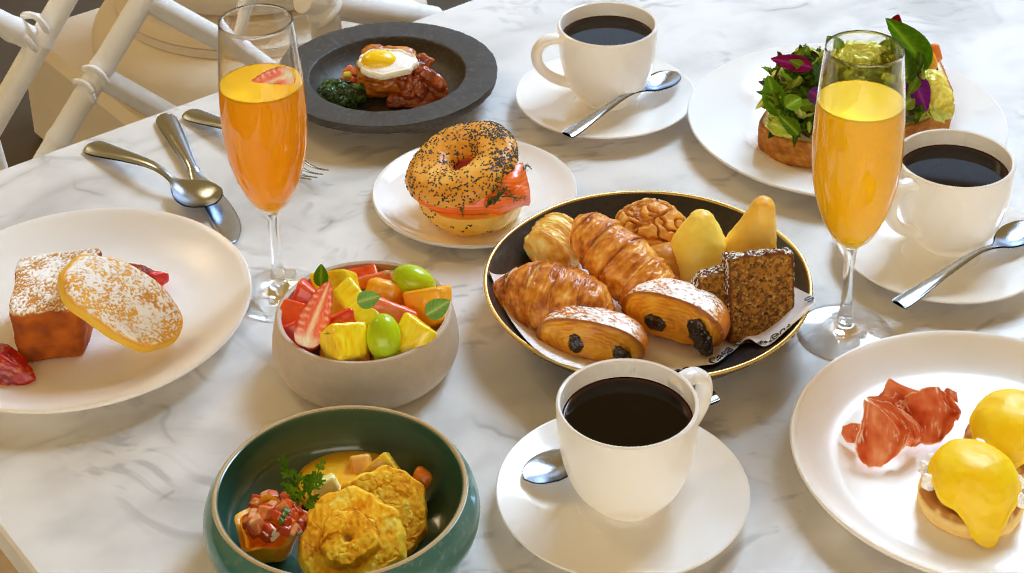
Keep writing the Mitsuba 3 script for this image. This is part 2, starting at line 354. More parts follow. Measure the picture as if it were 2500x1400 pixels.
cup_prof += [(CR - 0.0003, CH - 0.0008), (CR - 0.0013, CH), (CR - 0.0026, CH - 0.0006), (CR - 0.0030, CH - 0.002)]
cup_prof += [(r * CR - 0.0031, t * CH) for t, r in cup_t[::-1] if 0.1 < t < 0.97] + [(0.02, 0.0075), (0, 0.007)]
COFFEE_Z = 0.0605
cup_mesh, saucer_mesh = lathe(cup_prof, 128), lathe(saucer_prof, 160)
rc = np.interp(COFFEE_Z / CH, [t for t, r in cup_t], [r for t, r in cup_t]) * CR - 0.0031
coffee_mesh = lathe([(0, COFFEE_Z - 0.02), (rc - 0.008, COFFEE_Z - 0.02), (rc - 0.0002, COFFEE_Z + 0.0006), (rc - 0.0012, COFFEE_Z + 0.0001), (rc - 0.0025, COFFEE_Z), (rc - 0.004, COFFEE_Z), (rc - 0.008, COFFEE_Z), (0, COFFEE_Z)], 96)
hp = spline([(0.0385, 0, 0.0640), (0.047, 0, 0.0665), (0.0560, 0, 0.0655), (0.0625, 0, 0.0590), (0.0635, 0, 0.0490), (0.0590, 0, 0.0390), (0.0510, 0, 0.0310), (0.0430, 0, 0.0260), (0.0350, 0, 0.0225)], 8)
s = np.linspace(0, 1, len(hp))
handle_mesh = tube(hp, 0.0062 - 0.0016 * np.sin(s * np.pi) + 0.0015 * s, 20, flat=0.62, up=(0, 1, 0))
handle_mesh = tube(hp, np.full(len(hp), 0.0046), 20, flat=1.35 , up=(0, 1, 0))

def cup_set(c, cc, ang, lab_s, lab_c):
    k = thing('saucer', lab_s, 'saucer', 'white saucers under the coffee cups')
    put(k, moved(saucer_mesh, None, [*c, 0]), 'porcelain', smooth=35)
    k = thing('coffee_cup', lab_c, 'cup', 'white cups of black coffee')
    R = rot([0, 0, 1], ang)
    put(k + '__body', moved(cup_mesh, R, [*cc, 0.0052]), 'porcelain', smooth=35)
    put(k + '__handle', moved(handle_mesh, R, [*cc, 0.0052]), 'porcelain', smooth=60)
    rv = np.hypot(coffee_mesh.vertices[:, 0], coffee_mesh.vertices[:, 1])
    put(k + '__coffee', moved(coffee_mesh, R, [*cc, 0.0052]), 'coffee', color=np.array([0.005, 0.002, 0.001]) + step(rc - 0.0042, rc - 0.0004, rv)[:, None] * np.array([0.075, 0.022, 0.004]))

CF, CB, CC = (0.070, 0.864), (0.093, 1.363), (0.326, 1.122)
cup_set(CF, (0.073, 0.868), 37, 'white saucer in the foreground with the spoon bowl to the left', 'white cup of black coffee in the foreground, handle pointing to the back right')
cup_set(CB, (0.0955, 1.372), 196, 'white saucer at the back beside the black stone bowl', 'white cup of black coffee at the back, handle to the left')
cup_set(CC, (0.335, 1.138), 212, 'white saucer at the right edge with a spoon resting on its rim', 'white cup of black coffee at the right edge behind the yellow juice glass')

def profile_sheet(L, ws, zs, ds, th, nu=120, nv=17):
    """cutlery along +x: half width, height and hollow depth over the length, as (x, value) rows"""
    x = np.linspace(0, 1, nu)
    xs = x * L
    w = np.interp(x, *zip(*smooth_rows(ws)))
    z = np.interp(x, *zip(*smooth_rows(zs)))
    d = np.interp(x, *zip(*smooth_rows(ds)))
    t = np.linspace(-1, 1, nv)
    Pt = np.stack([np.broadcast_to(xs[:, None], (nu, nv)), w[:, None] * t, z[:, None] + d[:, None] * t ** 2], -1)
    return sheet(Pt, np.interp(x, *zip(*th))[:, None] * (1 - 0.6 * np.abs(t) ** 3)[None])

def smooth_rows(rows):
    return [tuple(r) for r in spline(np.array(rows, float), 8)] if len(rows) > 2 else rows

def spoon_mesh(L, k=1.0, hw=0.0062):
    ws = [(0, hw * 0.75), (0.012, hw), (0.10, hw * 0.96), (0.30, hw * 0.62), (0.50, hw * 0.40), (0.64, 0.0021 * k), (0.70, 0.0040 * k), (0.76, 0.0098 * k), (0.85, 0.0137 * k), (0.93, 0.0118 * k), (0.975, 0.0072 * k), (0.995, 0.0026 * k), (1, 0.0006)]
    zs = [(0, 0.0035), (0.1, 0.0045), (0.35, 0.0085), (0.55, 0.0100), (0.68, 0.0062), (0.78, 0.0012), (0.88, 0.0008), (1, 0.0058)]
    ds = [(0, -0.0007), (0.3, -0.0007), (0.6, -0.0004), (0.70, 0.001), (0.80, 0.0052), (0.9, 0.0046), (1, 0)]
    return profile_sheet(L, ws, zs, ds, [(0, 0.0022), (0.5, 0.0028), (0.7, 0.002), (1, 0.0012)])

def lay(mesh, a, b, roll_=0.0):
    """moves a piece made along +x so that it runs from point a towards point b"""
    a, b = np.asarray(a, float), np.asarray(b, float)
    x = unit(b - a)
    y = unit(np.cross([0, 0, 1], x))
    R = np.stack([x, y, np.cross(x, y)], 1) @ rot([1, 0, 0], roll_)
    return moved(mesh, R, a)

def spoon(label, a, b, k=1.0, group=None, hw=0.0062, roll_=0):
    key = thing('spoon', label, 'spoon', group)
    put(key, lay(spoon_mesh(np.linalg.norm(np.asarray(b) - a), k, hw), a, b, roll_), 'steel', smooth=True)

gs = 'teaspoons on the saucers'
spoon('teaspoon behind the foreground cup, its bowl showing at the left', at(1748, 972, 0.019), at(1280, 1186, 0.010), 1.0, gs)
spoon('teaspoon on the back saucer, handle towards the viewer', at(1384, 338, 0.0178), at(1652, 190, 0.0155), 1.0, gs)
spoon('teaspoon on the right saucer, handle end over the marble', at(2192, 753, 0.0150), at(2530, 560, 0.012), 1.0, gs)

# ---------------------------------------------------------------- food: builders
CU, CN = unit([0, 0.56, 0.83]), unit([0, -0.83, 0.56])       # up and outwards of a piece that leans back towards a seated guest
def mpp(p):
    """metres per photograph pixel at a point"""
    return np.dot(np.asarray(p) - EYE, FWD) / 4401.38

WARM = np.array([1.08, 1.22, 1.15])      # the swatches above were read in warm light

def food(name, label, cat_, m, c, bsdf='vc_satin', group=None):
    k = thing(name, label, cat_, group)
    put(k, m, bsdf, smooth=True, color=np.clip(np.asarray(c) * WARM, 0, 0.95))
    return k

def part(holder, name, m, c, bsdf='vc_satin', label=None):
    return put(holder + '__' + name, m, bsdf, smooth=True, color=np.clip(np.broadcast_to(c, (len(m.vertices), 3)) * WARM, 0, 0.95), label=label)

def vnorm(m):
    return np.array(m.vertex_normals)

def disp(m, d):
    return tm(np.array(m.vertices) + vnorm(m) * np.asarray(d)[:, None], m.faces)

def lump(radii, sub=4, amp=0.08, freq=60, seed=0, sq=1.0):
    m = ball(sub)
    v = np.array(m.vertices)
    if sq != 1.0:
        v = np.sign(v) * np.abs(v) ** sq
    v = v * radii
    m = tm(v, m.faces)
    return disp(m, amp * min(radii) * nz(v, freq, seed))

def rbox(sx, sy, sz, r, n=24, amp=0.0, freq=80, seed=0):
    """rounded box, centred, with an uneven skin"""
    t = np.linspace(-1, 1, n)
    a, b = [x.ravel() for x in np.meshgrid(t, t, indexing='ij')]
    f, o = grid_faces(n, n), np.ones(n * n)
    vs, fs = [], []
    for ax in range(3):
        for sg in (-1, 1):
            q = [None] * 3
            q[ax], q[(ax + 1) % 3], q[(ax + 2) % 3] = o * sg, a, b
            vs.append(np.stack(q, 1))
            fs.append((f if sg > 0 else f[:, ::-1]) + n * n * len(fs))
    m = trimesh.Trimesh(np.round(np.vstack(vs), 6), np.vstack(fs), process=True)
    h = np.array([sx, sy, sz]) / 2
    v = np.array(m.vertices) * h
    inner = np.clip(v, -(h - r), h - r)
    d = v - inner
    L = np.linalg.norm(d, axis=1, keepdims=True)
    v = inner + np.where(L > 1e-9, d / np.maximum(L, 1e-9), 0) * np.minimum(L, r)
    m = tm(v, m.faces)
    return disp(m, amp * nz(v, freq, seed)) if amp else m

def leaf_mesh(L, W, bend=0.3, fold=0.25, nu=15, nv=9, tip=1.0, seed=0, wavy=0.0):
    """leaf along +x, face up, one sheet; and its colour weight (0 at the midrib, 1 at the edge)"""
    u, t = np.linspace(0, 1, nu)[:, None], np.linspace(-1, 1, nv)[None]
    w = W / 2 * np.sin(np.pi * np.clip(u, 0.0, 1) ** (0.75 * tip)) ** 0.8 + 0.0004
    x, y = L * (u + 0 * t), w * t
    z = -bend * L * u ** 2 + fold * np.abs(y) + wavy * L * np.sin(9 * u + 3 * t + seed) * np.abs(t)
    return tm(np.stack([x, y + 0 * x, z], -1).reshape(-1, 3), grid_faces(nu, nv)), (np.abs(t) + 0 * u).ravel()

def leaf_color(m, w, c_rib, c_edge, seed=0):
    v = np.array(m.vertices)
    vein = 0.5 + 0.5 * np.sin(v[:, 0] / max(v[:, 0].max(), 1e-6) * 38 - w * 9)
    return blend(np.tile(c_edge, (len(v), 1)) * (1 + 0.25 * nz(v, 300, seed))[:, None], c_rib, np.clip((1 - w) ** 6 + 0.18 * (vein > 0.8), 0, 1))

def ctrl_sheet(ctrl, nu=40, nv=40, k=3):
    """smooth surface through a grid of control points"""
    from scipy.interpolate import RectBivariateSpline
    C = np.asarray(ctrl, float)
    a, b = np.linspace(0, 1, C.shape[0]), np.linspace(0, 1, C.shape[1])
    u, v = np.linspace(0, 1, nu), np.linspace(0, 1, nv)
    return np.stack([RectBivariateSpline(a, b, C[..., i], kx=min(k, C.shape[0] - 1), ky=min(k, C.shape[1] - 1))(u, v) for i in range(3)], -1)

def sugar_mask(v, seed, cover=0.0, fine=900):
    """powdered sugar: speckles of about a millimetre in drifts"""
    return step(0.44, 0.60, meshkit.fbm(v * fine, 2, seed) + 0.55 * (meshkit.fbm(v * 90, 2, seed + 5) - 0.5) + cover)

SUGAR = rgb(250, 244, 236)
LEAF_G = 'leaves of the garnish'

# ---------------------------------------------------------------- left plate: french toast, pancake, strawberries
m = rbox(0.0525, 0.068, 0.043, 0.0050, 84, 0.0020, 80, 3)
v = np.array(m.vertices)
v[:, 0] *= 1 + 0.06 * (v[:, 2] / 0.02) * 0.6
v[:, 0] += 0.0030 * (v[:, 1] / 0.034) * (1 + v[:, 0] / 0.026)
v[:, 1] *= 1.06
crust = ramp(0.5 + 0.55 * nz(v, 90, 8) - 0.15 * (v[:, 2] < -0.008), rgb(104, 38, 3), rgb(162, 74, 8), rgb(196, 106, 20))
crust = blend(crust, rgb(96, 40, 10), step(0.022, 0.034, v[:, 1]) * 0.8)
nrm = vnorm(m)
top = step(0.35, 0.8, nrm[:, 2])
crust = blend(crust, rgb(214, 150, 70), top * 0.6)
sg = sugar_mask(v, 21, 0.02) * top
R = basis([0.985, 0.14, 0], [0, 0, 1])
v = v + nrm * (0.0007 * sg)[:, None]
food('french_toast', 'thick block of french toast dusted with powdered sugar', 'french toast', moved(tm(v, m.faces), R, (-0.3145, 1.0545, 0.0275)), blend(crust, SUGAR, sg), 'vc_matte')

A, B, C, D = at(170, 640, 0.070), at(430, 824, 0.016), at(234, 806, 0.040), at(352, 676, 0.046)
cen = (A + B + C + D) / 4
ax, ay = (B - A) / 2, (D - C) / 2
u = np.linspace(0, 1, 70)
prof = np.vstack([np.stack([u, 0.0064 * (1 - u ** 12) ** 0.5], 1), np.stack([u[::-1], -0.0064 * (1 - u[::-1] ** 14) ** 0.5], 1)])
th = np.arange(200) * 2 * np.pi / 200
rr = (np.abs(np.cos(th)) ** 2.4 + np.abs(np.sin(th)) ** 2.4) ** (-1 / 2.4) + 0.025 * np.sin(2 * th + 0.7) + 0.018 * np.sin(5 * th) + 0.012 * np.sin(9 * th + 2)
P3 = np.stack([prof[:, None, 0] * np.cos(th) * rr, prof[:, None, 0] * np.sin(th) * rr, prof[:, None, 1] + 0 * th], -1)
n_ = unit(np.cross(ax, ay))
loc = P3.reshape(-1, 3) * [np.linalg.norm(ax), np.linalg.norm(ay), 1]
f = grid_faces(len(prof), 200, wrap_v=True)
loc[:, 2] += 0.0013 * nz(loc, 70, 4) + 0.0003 * nz(loc, 500, 9, 2) - 4.0 * (loc[:, 0] ** 2) * 0.4
W = cen + loc[:, :1] * unit(ax) + loc[:, 1:2] * unit(ay) + loc[:, 2:] * n_
rad = prof[:, 0].repeat(200)
isT = np.arange(len(prof)).repeat(200) < 68
cb = ramp(0.5 + 0.5 * nz(loc, 70, 6), rgb(186, 110, 24), rgb(222, 152, 46), rgb(234, 174, 72))
cb = blend(cb, rgb(226, 176, 70), step(0.95, 0.985, rad) * 1.0)
cb = np.where(isT[:, None], cb, rgb(222, 172, 66))
msk = sugar_mask(loc, 33, 0.05) * isT * (1 - step(0.89, 0.96, rad + 0.03 * nz(loc, 120, 2)))
W = W + n_ * (0.0006 * msk)[:, None]
m = tm(W, f)
food('pancake', 'round golden pancake dusted with powdered sugar leaning on the french toast', 'pancake', m if m.volume > 0 else tm(W, f[:, ::-1]), blend(cb, SUGAR, msk), 'vc_matte')

def strawberry_skin(v, seed, dark=0.0):
    c = ramp(0.5 + 0.6 * nz(v, 120, seed), rgb(110, 2, 8), rgb(168, 6, 12), rgb(200, 22, 18))
    c = blend(c, rgb(226, 130, 60), 0.5 * step(0.66, 0.76, meshkit.noise(v * 420, seed + 1)))
    return c * (1 - dark)

def wedge(name, label, pts, seed, colf, bsdf='vc_wet', catg='strawberry', amp=0.0009, sub=3):
    """a soft convex piece through the given points"""
    h = trimesh.convex.convex_hull(np.asarray(pts))
    h = h.subdivide().subdivide_loop(iterations=max(sub - 1, 2))
    hv = np.array(h.vertices)
    m = disp(tm(hv, h.faces), amp * nz(hv, 220, seed) - 0.0006 * step(0.58, 0.75, meshkit.noise(hv * 420, seed)))
    return food(name, label, catg, m, colf(np.array(m.vertices)), bsdf)

wedge('strawberry', 'glazed dark red strawberry half at the left edge of the cream plate', [at(-60, 900, 0.007), at(115, 938, 0.006), at(60, 944, 0.006), at(-50, 945, 0.006), at(25, 830, 0.022), at(-60, 822, 0.026), at(45, 868, 0.021), at(-10, 868, 0.028), at(70, 900, 0.013)], 1, lambda v: strawberry_skin(v, 4), sub=4)
wedge('strawberry', 'dark glazed strawberry piece behind the pancake', [at(285, 640, 0.012), at(300, 634, 0.018), at(355, 646, 0.022), at(372, 690, 0.022), at(360, 700, 0.006), at(300, 660, 0.006), at(400, 668, 0.010), at(380, 700, 0.008)], 2, lambda v: strawberry_skin(v, 6, 0.35), sub=4)
wedge('strawberry', 'bright red cut strawberry piece beside the pancake', [at(357, 668, 0.024), at(366, 654, 0.022), at(420, 664, 0.018), at(413, 690, 0.012), at(388, 704, 0.007), at(372, 700, 0.007), at(400, 690, 0.006)], 3, lambda v: ramp(0.5 + 0.6 * nz(v, 160, 7), rgb(190, 14, 14), rgb(222, 40, 26)), sub=4)

# ---------------------------------------------------------------- cutlery on the marble at the left
big = [(0, 0.0065), (0.02, 0.0095), (0.10, 0.0098), (0.28, 0.0072), (0.48, 0.0045), (0.62, 0.0030), (0.68, 0.0038), (0.74, 0.0105), (0.83, 0.0170), (0.92, 0.0160), (0.98, 0.0085), (1, 0.0008)]
mm = profile_sheet(0.165, big, [(0, 0.004), (0.1, 0.0055), (0.35, 0.0125), (0.55, 0.0150), (0.68, 0.0090), (0.80, 0.0024), (0.9, 0.0020), (1, 0.0085)], [(0, -0.0016), (0.3, -0.0018), (0.6, -0.0006), (0.70, 0.001), (0.82, 0.0066), (0.92, 0.0056), (1, 0)], [(0, 0.0030), (0.5, 0.0036), (0.7, 0.0024), (1, 0.0014)])
k = thing('spoon', 'large tablespoon on the marble behind the cream plate, leftmost of the cutlery', 'spoon')
put(k, lay(mm, at(222, 362, 0.0), at(512, 506, 0.004), 4), 'steel', smooth=True)
fk = [(0, 0.0065), (0.02, 0.0092), (0.10, 0.0094), (0.28, 0.0070), (0.48, 0.0040), (0.62, 0.0028), (0.68, 0.0045), (0.74, 0.0105), (0.80, 0.0118), (0.815, 0.0118)]
zf = [(0, 0.004), (0.1, 0.0055), (0.35, 0.0125), (0.55, 0.0150), (0.68, 0.0100), (0.80, 0.0045), (0.9, 0.0040), (1, 0.0085)]
Lf = 0.178
fm = profile_sheet(Lf * 0.815, [(a / 0.815, b) for a, b in fk], [(a / 0.815, b) for a, b in zf[:6]] + [(1, 0.0045)], [(0, -0.0014), (0.4, -0.0014), (0.8, 0.0004), (1, 0.0012)], [(0, 0.0030), (0.6, 0.0034), (1, 0.0018)])
xs_ = np.linspace(0.80, 1.0, 14)
zt = np.interp(xs_, *zip(*smooth_rows(zf)))
tines = [tube(np.stack([xs_ * Lf, 0 * xs_ + y0 * (1 - 0.08 * (xs_ - 0.8) / 0.2), zt + 0.0012 * (y0 / 0.0095) ** 2], 1), np.linspace(0.00155, 0.0007, 14), 10, flat=0.6) for y0 in (-0.0100, -0.0034, 0.0034, 0.0100)]
k = thing('fork', 'fork lying behind the orange drink, its tines showing at the right of the glass', 'fork')
fa, fb = at(462, 282, 0.0), at(782, 452, 0.004)
put(k, lay(cat(fm, *tines), fa, fb), 'steel', smooth=40)
x = np.linspace(0, 1, 140)
up_ = np.interp(x, *zip(*smooth_rows([(0, 0.0062), (0.03, 0.0088), (0.10, 0.0088), (0.25, 0.0070), (0.40, 0.0046), (0.455, 0.0042), (0.47, 0.0060), (0.50, 0.0052), (0.55, 0.0080), (0.65, 0.0125), (0.78, 0.0160), (0.90, 0.0150), (0.98, 0.0080), (1, 0.0006)])))
lo_ = np.interp(x, *zip(*smooth_rows([(0, 0.0062), (0.03, 0.0088), (0.10, 0.0088), (0.25, 0.0070), (0.40, 0.0046), (0.46, 0.0042), (0.50, 0.0048), (0.70, 0.0052), (0.90, 0.0045), (1, 0.0006)])))
zc = np.interp(x, [0, 0.2, 0.42, 0.5, 0.8, 1.0], [0.0042, 0.0058, 0.0058, 0.0040, 0.0022, 0.0016])
tk = np.interp(x, [0, 0.1, 0.40, 0.46, 0.50, 0.55, 1.0], [0.0044, 0.0060, 0.0072, 0.0070, 0.0036, 0.0018, 0.0012])
t = np.linspace(-1, 1, 25)
yy = np.where(t[None] > 0, t[None] * up_[:, None], t[None] * lo_[:, None])
Pk = np.stack([np.broadcast_to((x * 0.215)[:, None], yy.shape), yy, zc[:, None] - 0.0012 * (t ** 2)[None] * (x < 0.47)[:, None]], -1)
k = thing('knife', 'butter knife with a broad rounded blade between the spoon and the fork', 'knife')
put(k, lay(sheet(Pk, tk[:, None] * (1 - 0.75 * np.abs(t) ** 3)[None]), at(402, 292, 0.0), at(556, 590, 0.0)), 'steel', smooth=True)

# ---------------------------------------------------------------- two flutes
def flute(base, label, fill, juice, pulp, seed):
    h, kk = 0.2258, thing('flute_glass', label, 'glass', 'champagne flutes of juice')
    outp = [(0.0318, 0.0006), (0.0322, 0.0016), (0.0318, 0.0024), (0.0260, 0.0038), (0.0170, 0.0062), (0.0095, 0.0092), (0.0062, 0.0120), (0.0050, 0.0170), (0.0041, 0.0260), (0.0036, 0.0420), (0.0038, 0.0600), (0.0046, 0.0700), (0.0066, 0.0748), (0.0130, 0.0815), (0.0188, 0.0920), (0.0240, 0.1060), (0.0278, 0.1220), (0.0296, 0.1400), (0.0300, 0.1560), (0.0294, 0.1750), (0.0281, 0.1950), (0.0264, 0.2140), (0.0252, h - 0.0006)]
    inp = [(0.0244, h - 0.0006), (0.0256, 0.2140), (0.0273, 0.1950), (0.0286, 0.1750), (0.0292, 0.1560), (0.0288, 0.1400), (0.0270, 0.1220), (0.0231, 0.1060), (0.0178, 0.0930), (0.0118, 0.0845), (0.0060, 0.0806), (0, 0.0796)]
    o, i = spline([(0, 0.0004), (0.02, 0.0004), (0.030, 0.0002)] + outp, 5), spline(inp, 5)
    m = lathe(np.vstack([o, [[0.0248, h]], i]), 96)
    put(kk + '__body', moved(m, None, [*base, 0]), 'glass', smooth=35)
    ii = i[::-1]
    body = ii[ii[:, 1] < fill]
    rf = np.interp(fill, ii[:, 1], ii[:, 0])
    j = np.vstack([body + [0.0004, -0.0004], [[rf + 0.0004, fill]], [[rf - 0.0008, fill - 0.0004], [rf * 0.6, fill - 0.0006], [0, fill - 0.0006]]])
    j[:, 0] = np.maximum(j[:, 0], 0)
    j[0, 0] = 0
    jm = moved(lathe(j, 96), None, [*base, 0])
    v = np.array(jm.vertices)
    part(kk, 'juice', jm, blend(np.tile(juice, (len(v), 1)), pulp, 0.5 + 0.5 * nz(v * [1, 1, 0.5], 60, seed)), 'vc_matte', None)
    return kk, rf

GL, GR = (-0.1630, 1.0985), (0.2385, 1.0345)
flute(GL, 'flute of deep orange juice with a strawberry slice floating in it', 0.1775, rgb(255, 170, 0), rgb(255, 180, 2), 3)
flute(GR, 'flute of bright yellow orange juice in front of the salad toasts', 0.1870, rgb(255, 190, 0), rgb(255, 198, 4), 5)

def cut_strawberry(L, W, T, n=34, seed=0):
    """half strawberry cut lengthwise: tip at +x, cut face up; mesh and colours"""
    u = np.linspace(0, 1, n)
    w = W / 2 * (np.sin(np.pi * (1 - u) ** 0.72 * 0.98 + 0.02)) ** 0.75 + 0.0006
    w = np.interp(u, [0, 0.04, 0.2, 0.45, 0.75, 0.93, 1], [0.35, 0.72, 0.98, 1, 0.68, 0.32, 0.06]) * W / 2
    t = np.linspace(-1, 1, 33)
    topz = 0.0006 * np.sin(u * 30)[:, None] * np.sin(t * 20)[None] * 0.5 - 0.0008 * (t ** 4)[None]
    botz = -T * np.sqrt(np.clip(1 - t ** 2, 0, 1))[None] * (np.interp(u, [0, 0.1, 0.5, 1], [0.5, 0.9, 1, 0.3]))[:, None]
    X = np.broadcast_to((u * L)[:, None], (n, 33))
    Y = w[:, None] * t[None] * (1 + 0.03 * np.sin(u * 70)[:, None] * np.abs(t)[None])
    top, bot = np.stack([X, Y, topz + 0 * X], -1), np.stack([X, Y, botz + topz * 0 - 0.0008], -1)
    N = n * 33
    vv = np.vstack([top.reshape(-1, 3), bot.reshape(-1, 3)])
    f = grid_faces(n, 33)
    rim = np.concatenate([np.arange(33), np.arange(1, n) * 33 + 32, (n - 1) * 33 + np.arange(31, -1, -1), np.arange(n - 2, 0, -1) * 33])
    r2 = np.roll(rim, -1)
    m = tm(vv, np.vstack([f, f[:, ::-1] + N, np.stack([rim, rim + N, r2 + N], 1), np.stack([rim, r2 + N, r2], 1)]))
    tt = np.abs(np.tile(t, n))
    uu = u.repeat(33)
    ray = 0.5 + 0.5 * np.sin(np.tile(t, n) * 3 + uu * 60)
    d = np.clip(tt + 0.10 * nz(vv[:N], 300, seed), 0, 1)
    c = ramp(d, rgb(252, 206, 180), rgb(238, 120, 88), rgb(232, 84, 56), rgb(226, 96, 66), rgb(206, 26, 18))
    c = blend(c, rgb(252, 196, 176), np.clip(ray ** 4 * step(0.35, 0.6, d) * (1 - step(0.8, 0.95, d)), 0, 1) * 0.8)
    c = blend(c, rgb(255, 226, 214), (1 - step(0.08, 0.22, uu)) * (1 - 0.5 * tt))
    c = blend(c, rgb(226, 60, 36), (1 - step(0.06, 0.15, np.abs(tt - 0.27))) * step(0.2, 0.3, uu) * (1 - step(0.75, 0.9, uu)) * 0.45)
    return m, np.vstack([c, np.tile(rgb(190, 16, 16), (N, 1))])

m, c = cut_strawberry(0.040, 0.022, 0.006, seed=3)
food('strawberry_slice', 'strawberry slice floating on the deep orange drink', 'strawberry', moved(m, basis([-0.92, -0.35, -0.10], unit([-0.1, -0.45, 0.88])), np.array([GL[0] + 0.0215, GL[1] + 0.0045, 0.1815])), c, 'vc_wet')

# ---------------------------------------------------------------- fruit bowl
FRUIT_DZ = 0.005
def chunk(name, label, catg, px, py, z, wpx, hpx, dpx, colf, R=None, spin=0, seed=0, r=0.16, amp=0.0007, bsdf='vc_wet', n=26, group=None, grow=1.08, tap=1.0):
    """rounded cut piece, sizes in photograph pixels (across, up, deep), leaning back and turned by spin in the picture"""
    c = at(px, py, z - FRUIT_DZ)
    s = mpp(c)
    m = rbox(wpx * s * grow, hpx * s * grow, dpx * s * grow, r * min(wpx, hpx, dpx) * s, n, amp, 150, seed)
    vv = np.array(m.vertices)
    rg = np.random.default_rng(seed + 77)
    hs = np.array([wpx, hpx, dpx]) * s / 2
    q = vv / hs
    k1 = rg.uniform(-0.16, 0.16, (3, 3)) * tap
    m = tm(vv * (1 + q[:, [1, 2, 0]] * k1[0] + q[:, [2, 0, 1]] * k1[1]), m.faces)
    B = np.stack([[1, 0, 0], CU, CN], 1) if R is None else R
    B = B @ rot([0, 0, 1], spin)
    v = np.array(m.vertices)
    return food(name, label, catg, moved(m, B, c), colf(v), bsdf, group)

def pineapple_col(seed, axis=1):
    def f(v):
        w = v * 1.0
        st = nz(w * np.array([[3.2, 0.5, 3.2], [0.5, 3.2, 3.2]][axis % 2]), 260, seed, 2)
        return ramp(0.5 + 0.45 * st + 0.25 * nz(v, 60, seed + 1), rgb(226, 160, 4), rgb(250, 204, 14), rgb(255, 224, 70))
    return f

def melon_col(seed):
    return lambda v: ramp(0.5 + 0.5 * nz(v, 70, seed), rgb(240, 134, 8), rgb(252, 160, 22), rgb(255, 176, 50))

def papaya_col(seed):
    return lambda v: ramp(0.5 + 0.6 * nz(v, 110, seed), rgb(196, 40, 4), rgb(228, 78, 10), rgb(238, 104, 28))

def melonred_col(seed):
    return lambda v: ramp(0.5 + 0.6 * nz(v, 140, seed), rgb(188, 22, 10), rgb(222, 52, 26), rgb(240, 110, 70))

rx = lambda ax, d: np.stack([[1, 0, 0], CU, CN], 1) @ rot(ax, d)
for q, (px, py, z, a_, c_) in enumerate([(760, 800, 0.024, 90, 0), (845, 845, 0.022, 100, 1), (960, 850, 0.022, 100, 2), (1050, 800, 0.022, 95, 1), (930, 770, 0.026, 110, 2), (840, 770, 0.024, 90, 0), (1000, 760, 0.028, 90, 1)]):
    chunk('fruit_chunk', 'chunk of cut fruit lying deep in the stoneware bowl under the others', 'fruit', px, py, z, a_, a_ * 0.8, a_, [papaya_col(q), melon_col(q), pineapple_col(q)][c_], seed=q, group='chunks of cut fruit at the bottom of the stoneware bowl')
chunk('papaya_chunk', 'dark orange papaya chunk at the left edge of the fruit bowl', 'papaya', 712, 772, 0.041, 56, 70, 60, papaya_col(11), spin=-18, seed=11)
chunk('papaya_chunk', 'deep red papaya piece under the strawberry slice in the fruit bowl', 'papaya', 728, 825, 0.034, 84, 70, 60, melonred_col(12), spin=20, seed=12)
chunk('papaya_chunk', 'orange papaya stick at the back wall of the fruit bowl', 'papaya', 874, 677, 0.045, 92, 34, 40, papaya_col(13), R=rx([1, 0, 0], -25), spin=10, seed=13)
chunk('strawberry_piece', 'pale pink strawberry piece at the back of the fruit bowl', 'strawberry', 912, 684, 0.048, 92, 26, 34, lambda v: ramp(0.5 + 0.5 * nz(v, 90, 3) + 20 * v[:, 1], rgb(226, 84, 48), rgb(244, 146, 104)), spin=11, seed=14, r=0.35)
chunk('strawberry_piece', 'red strawberry piece behind the large strawberry slice', 'strawberry', 742, 742, 0.046, 60, 90, 40, melonred_col(15), spin=-24, seed=15, r=0.3)
chunk('pineapple_chunk', 'large yellow pineapple chunk at the back left of the fruit bowl', 'pineapple', 828, 728, 0.047, 84, 118, 60, pineapple_col(21, 1), R=rx([0, 1, 0], -22), spin=16, seed=21)
chunk('pineapple_chunk', 'long pale pineapple wedge across the middle of the fruit bowl', 'pineapple', 872, 748, 0.056, 52, 124, 44, pineapple_col(22, 1), R=rx([1, 0, 0], -20), spin=38, seed=22, r=0.28)
chunk('melon_chunk', 'rounded orange melon chunk in the middle of the fruit bowl', 'melon', 936, 724, 0.048, 84, 78, 60, melon_col(23), spin=-22, seed=23, r=0.4)
chunk('melon_chunk', 'big square orange melon cube at the right of the fruit bowl', 'melon', 1050, 752, 0.048, 84, 90, 76, melon_col(24), R=rx([0, 1, 0], -18), spin=10, seed=24, r=0.14)
chunk('grapefruit_piece', 'glossy red grapefruit piece in the middle of the fruit bowl', 'grapefruit', 836, 790, 0.048, 84, 54, 44, lambda v: ramp(0.5 + 0.6 * nz(v * [1, 3, 1], 120, 5), rgb(196, 26, 8), rgb(224, 54, 22), rgb(236, 96, 52)), spin=22, seed=25, r=0.3)
chunk('strawberry_piece', 'pink and red strawberry slice beside the green mint leaf', 'strawberry', 962, 766, 0.053, 104, 46, 26, lambda v: ramp(0.5 + 26 * v[:, 1] + 0.3 * nz(v, 140, 2), rgb(250, 168, 128), rgb(244, 120, 80), rgb(222, 60, 34)), spin=-26, seed=26, r=0.4)
chunk('pineapple_chunk', 'front pineapple cube beside the upright green grape', 'pineapple', 846, 838, 0.050, 90, 78, 70, pineapple_col(27, 0), R=rx([0, 1, 0], 24) @ rot([1, 0, 0], -14), spin=4, seed=27, amp=0.0012)
chunk('pineapple_chunk', 'yellow pineapple wedge at the front right of the fruit bowl', 'pineapple', 1012, 822, 0.049, 78, 76, 60, pineapple_col(28, 0), R=rx([0, 1, 0], -25), spin=-32, seed=28, r=0.2)

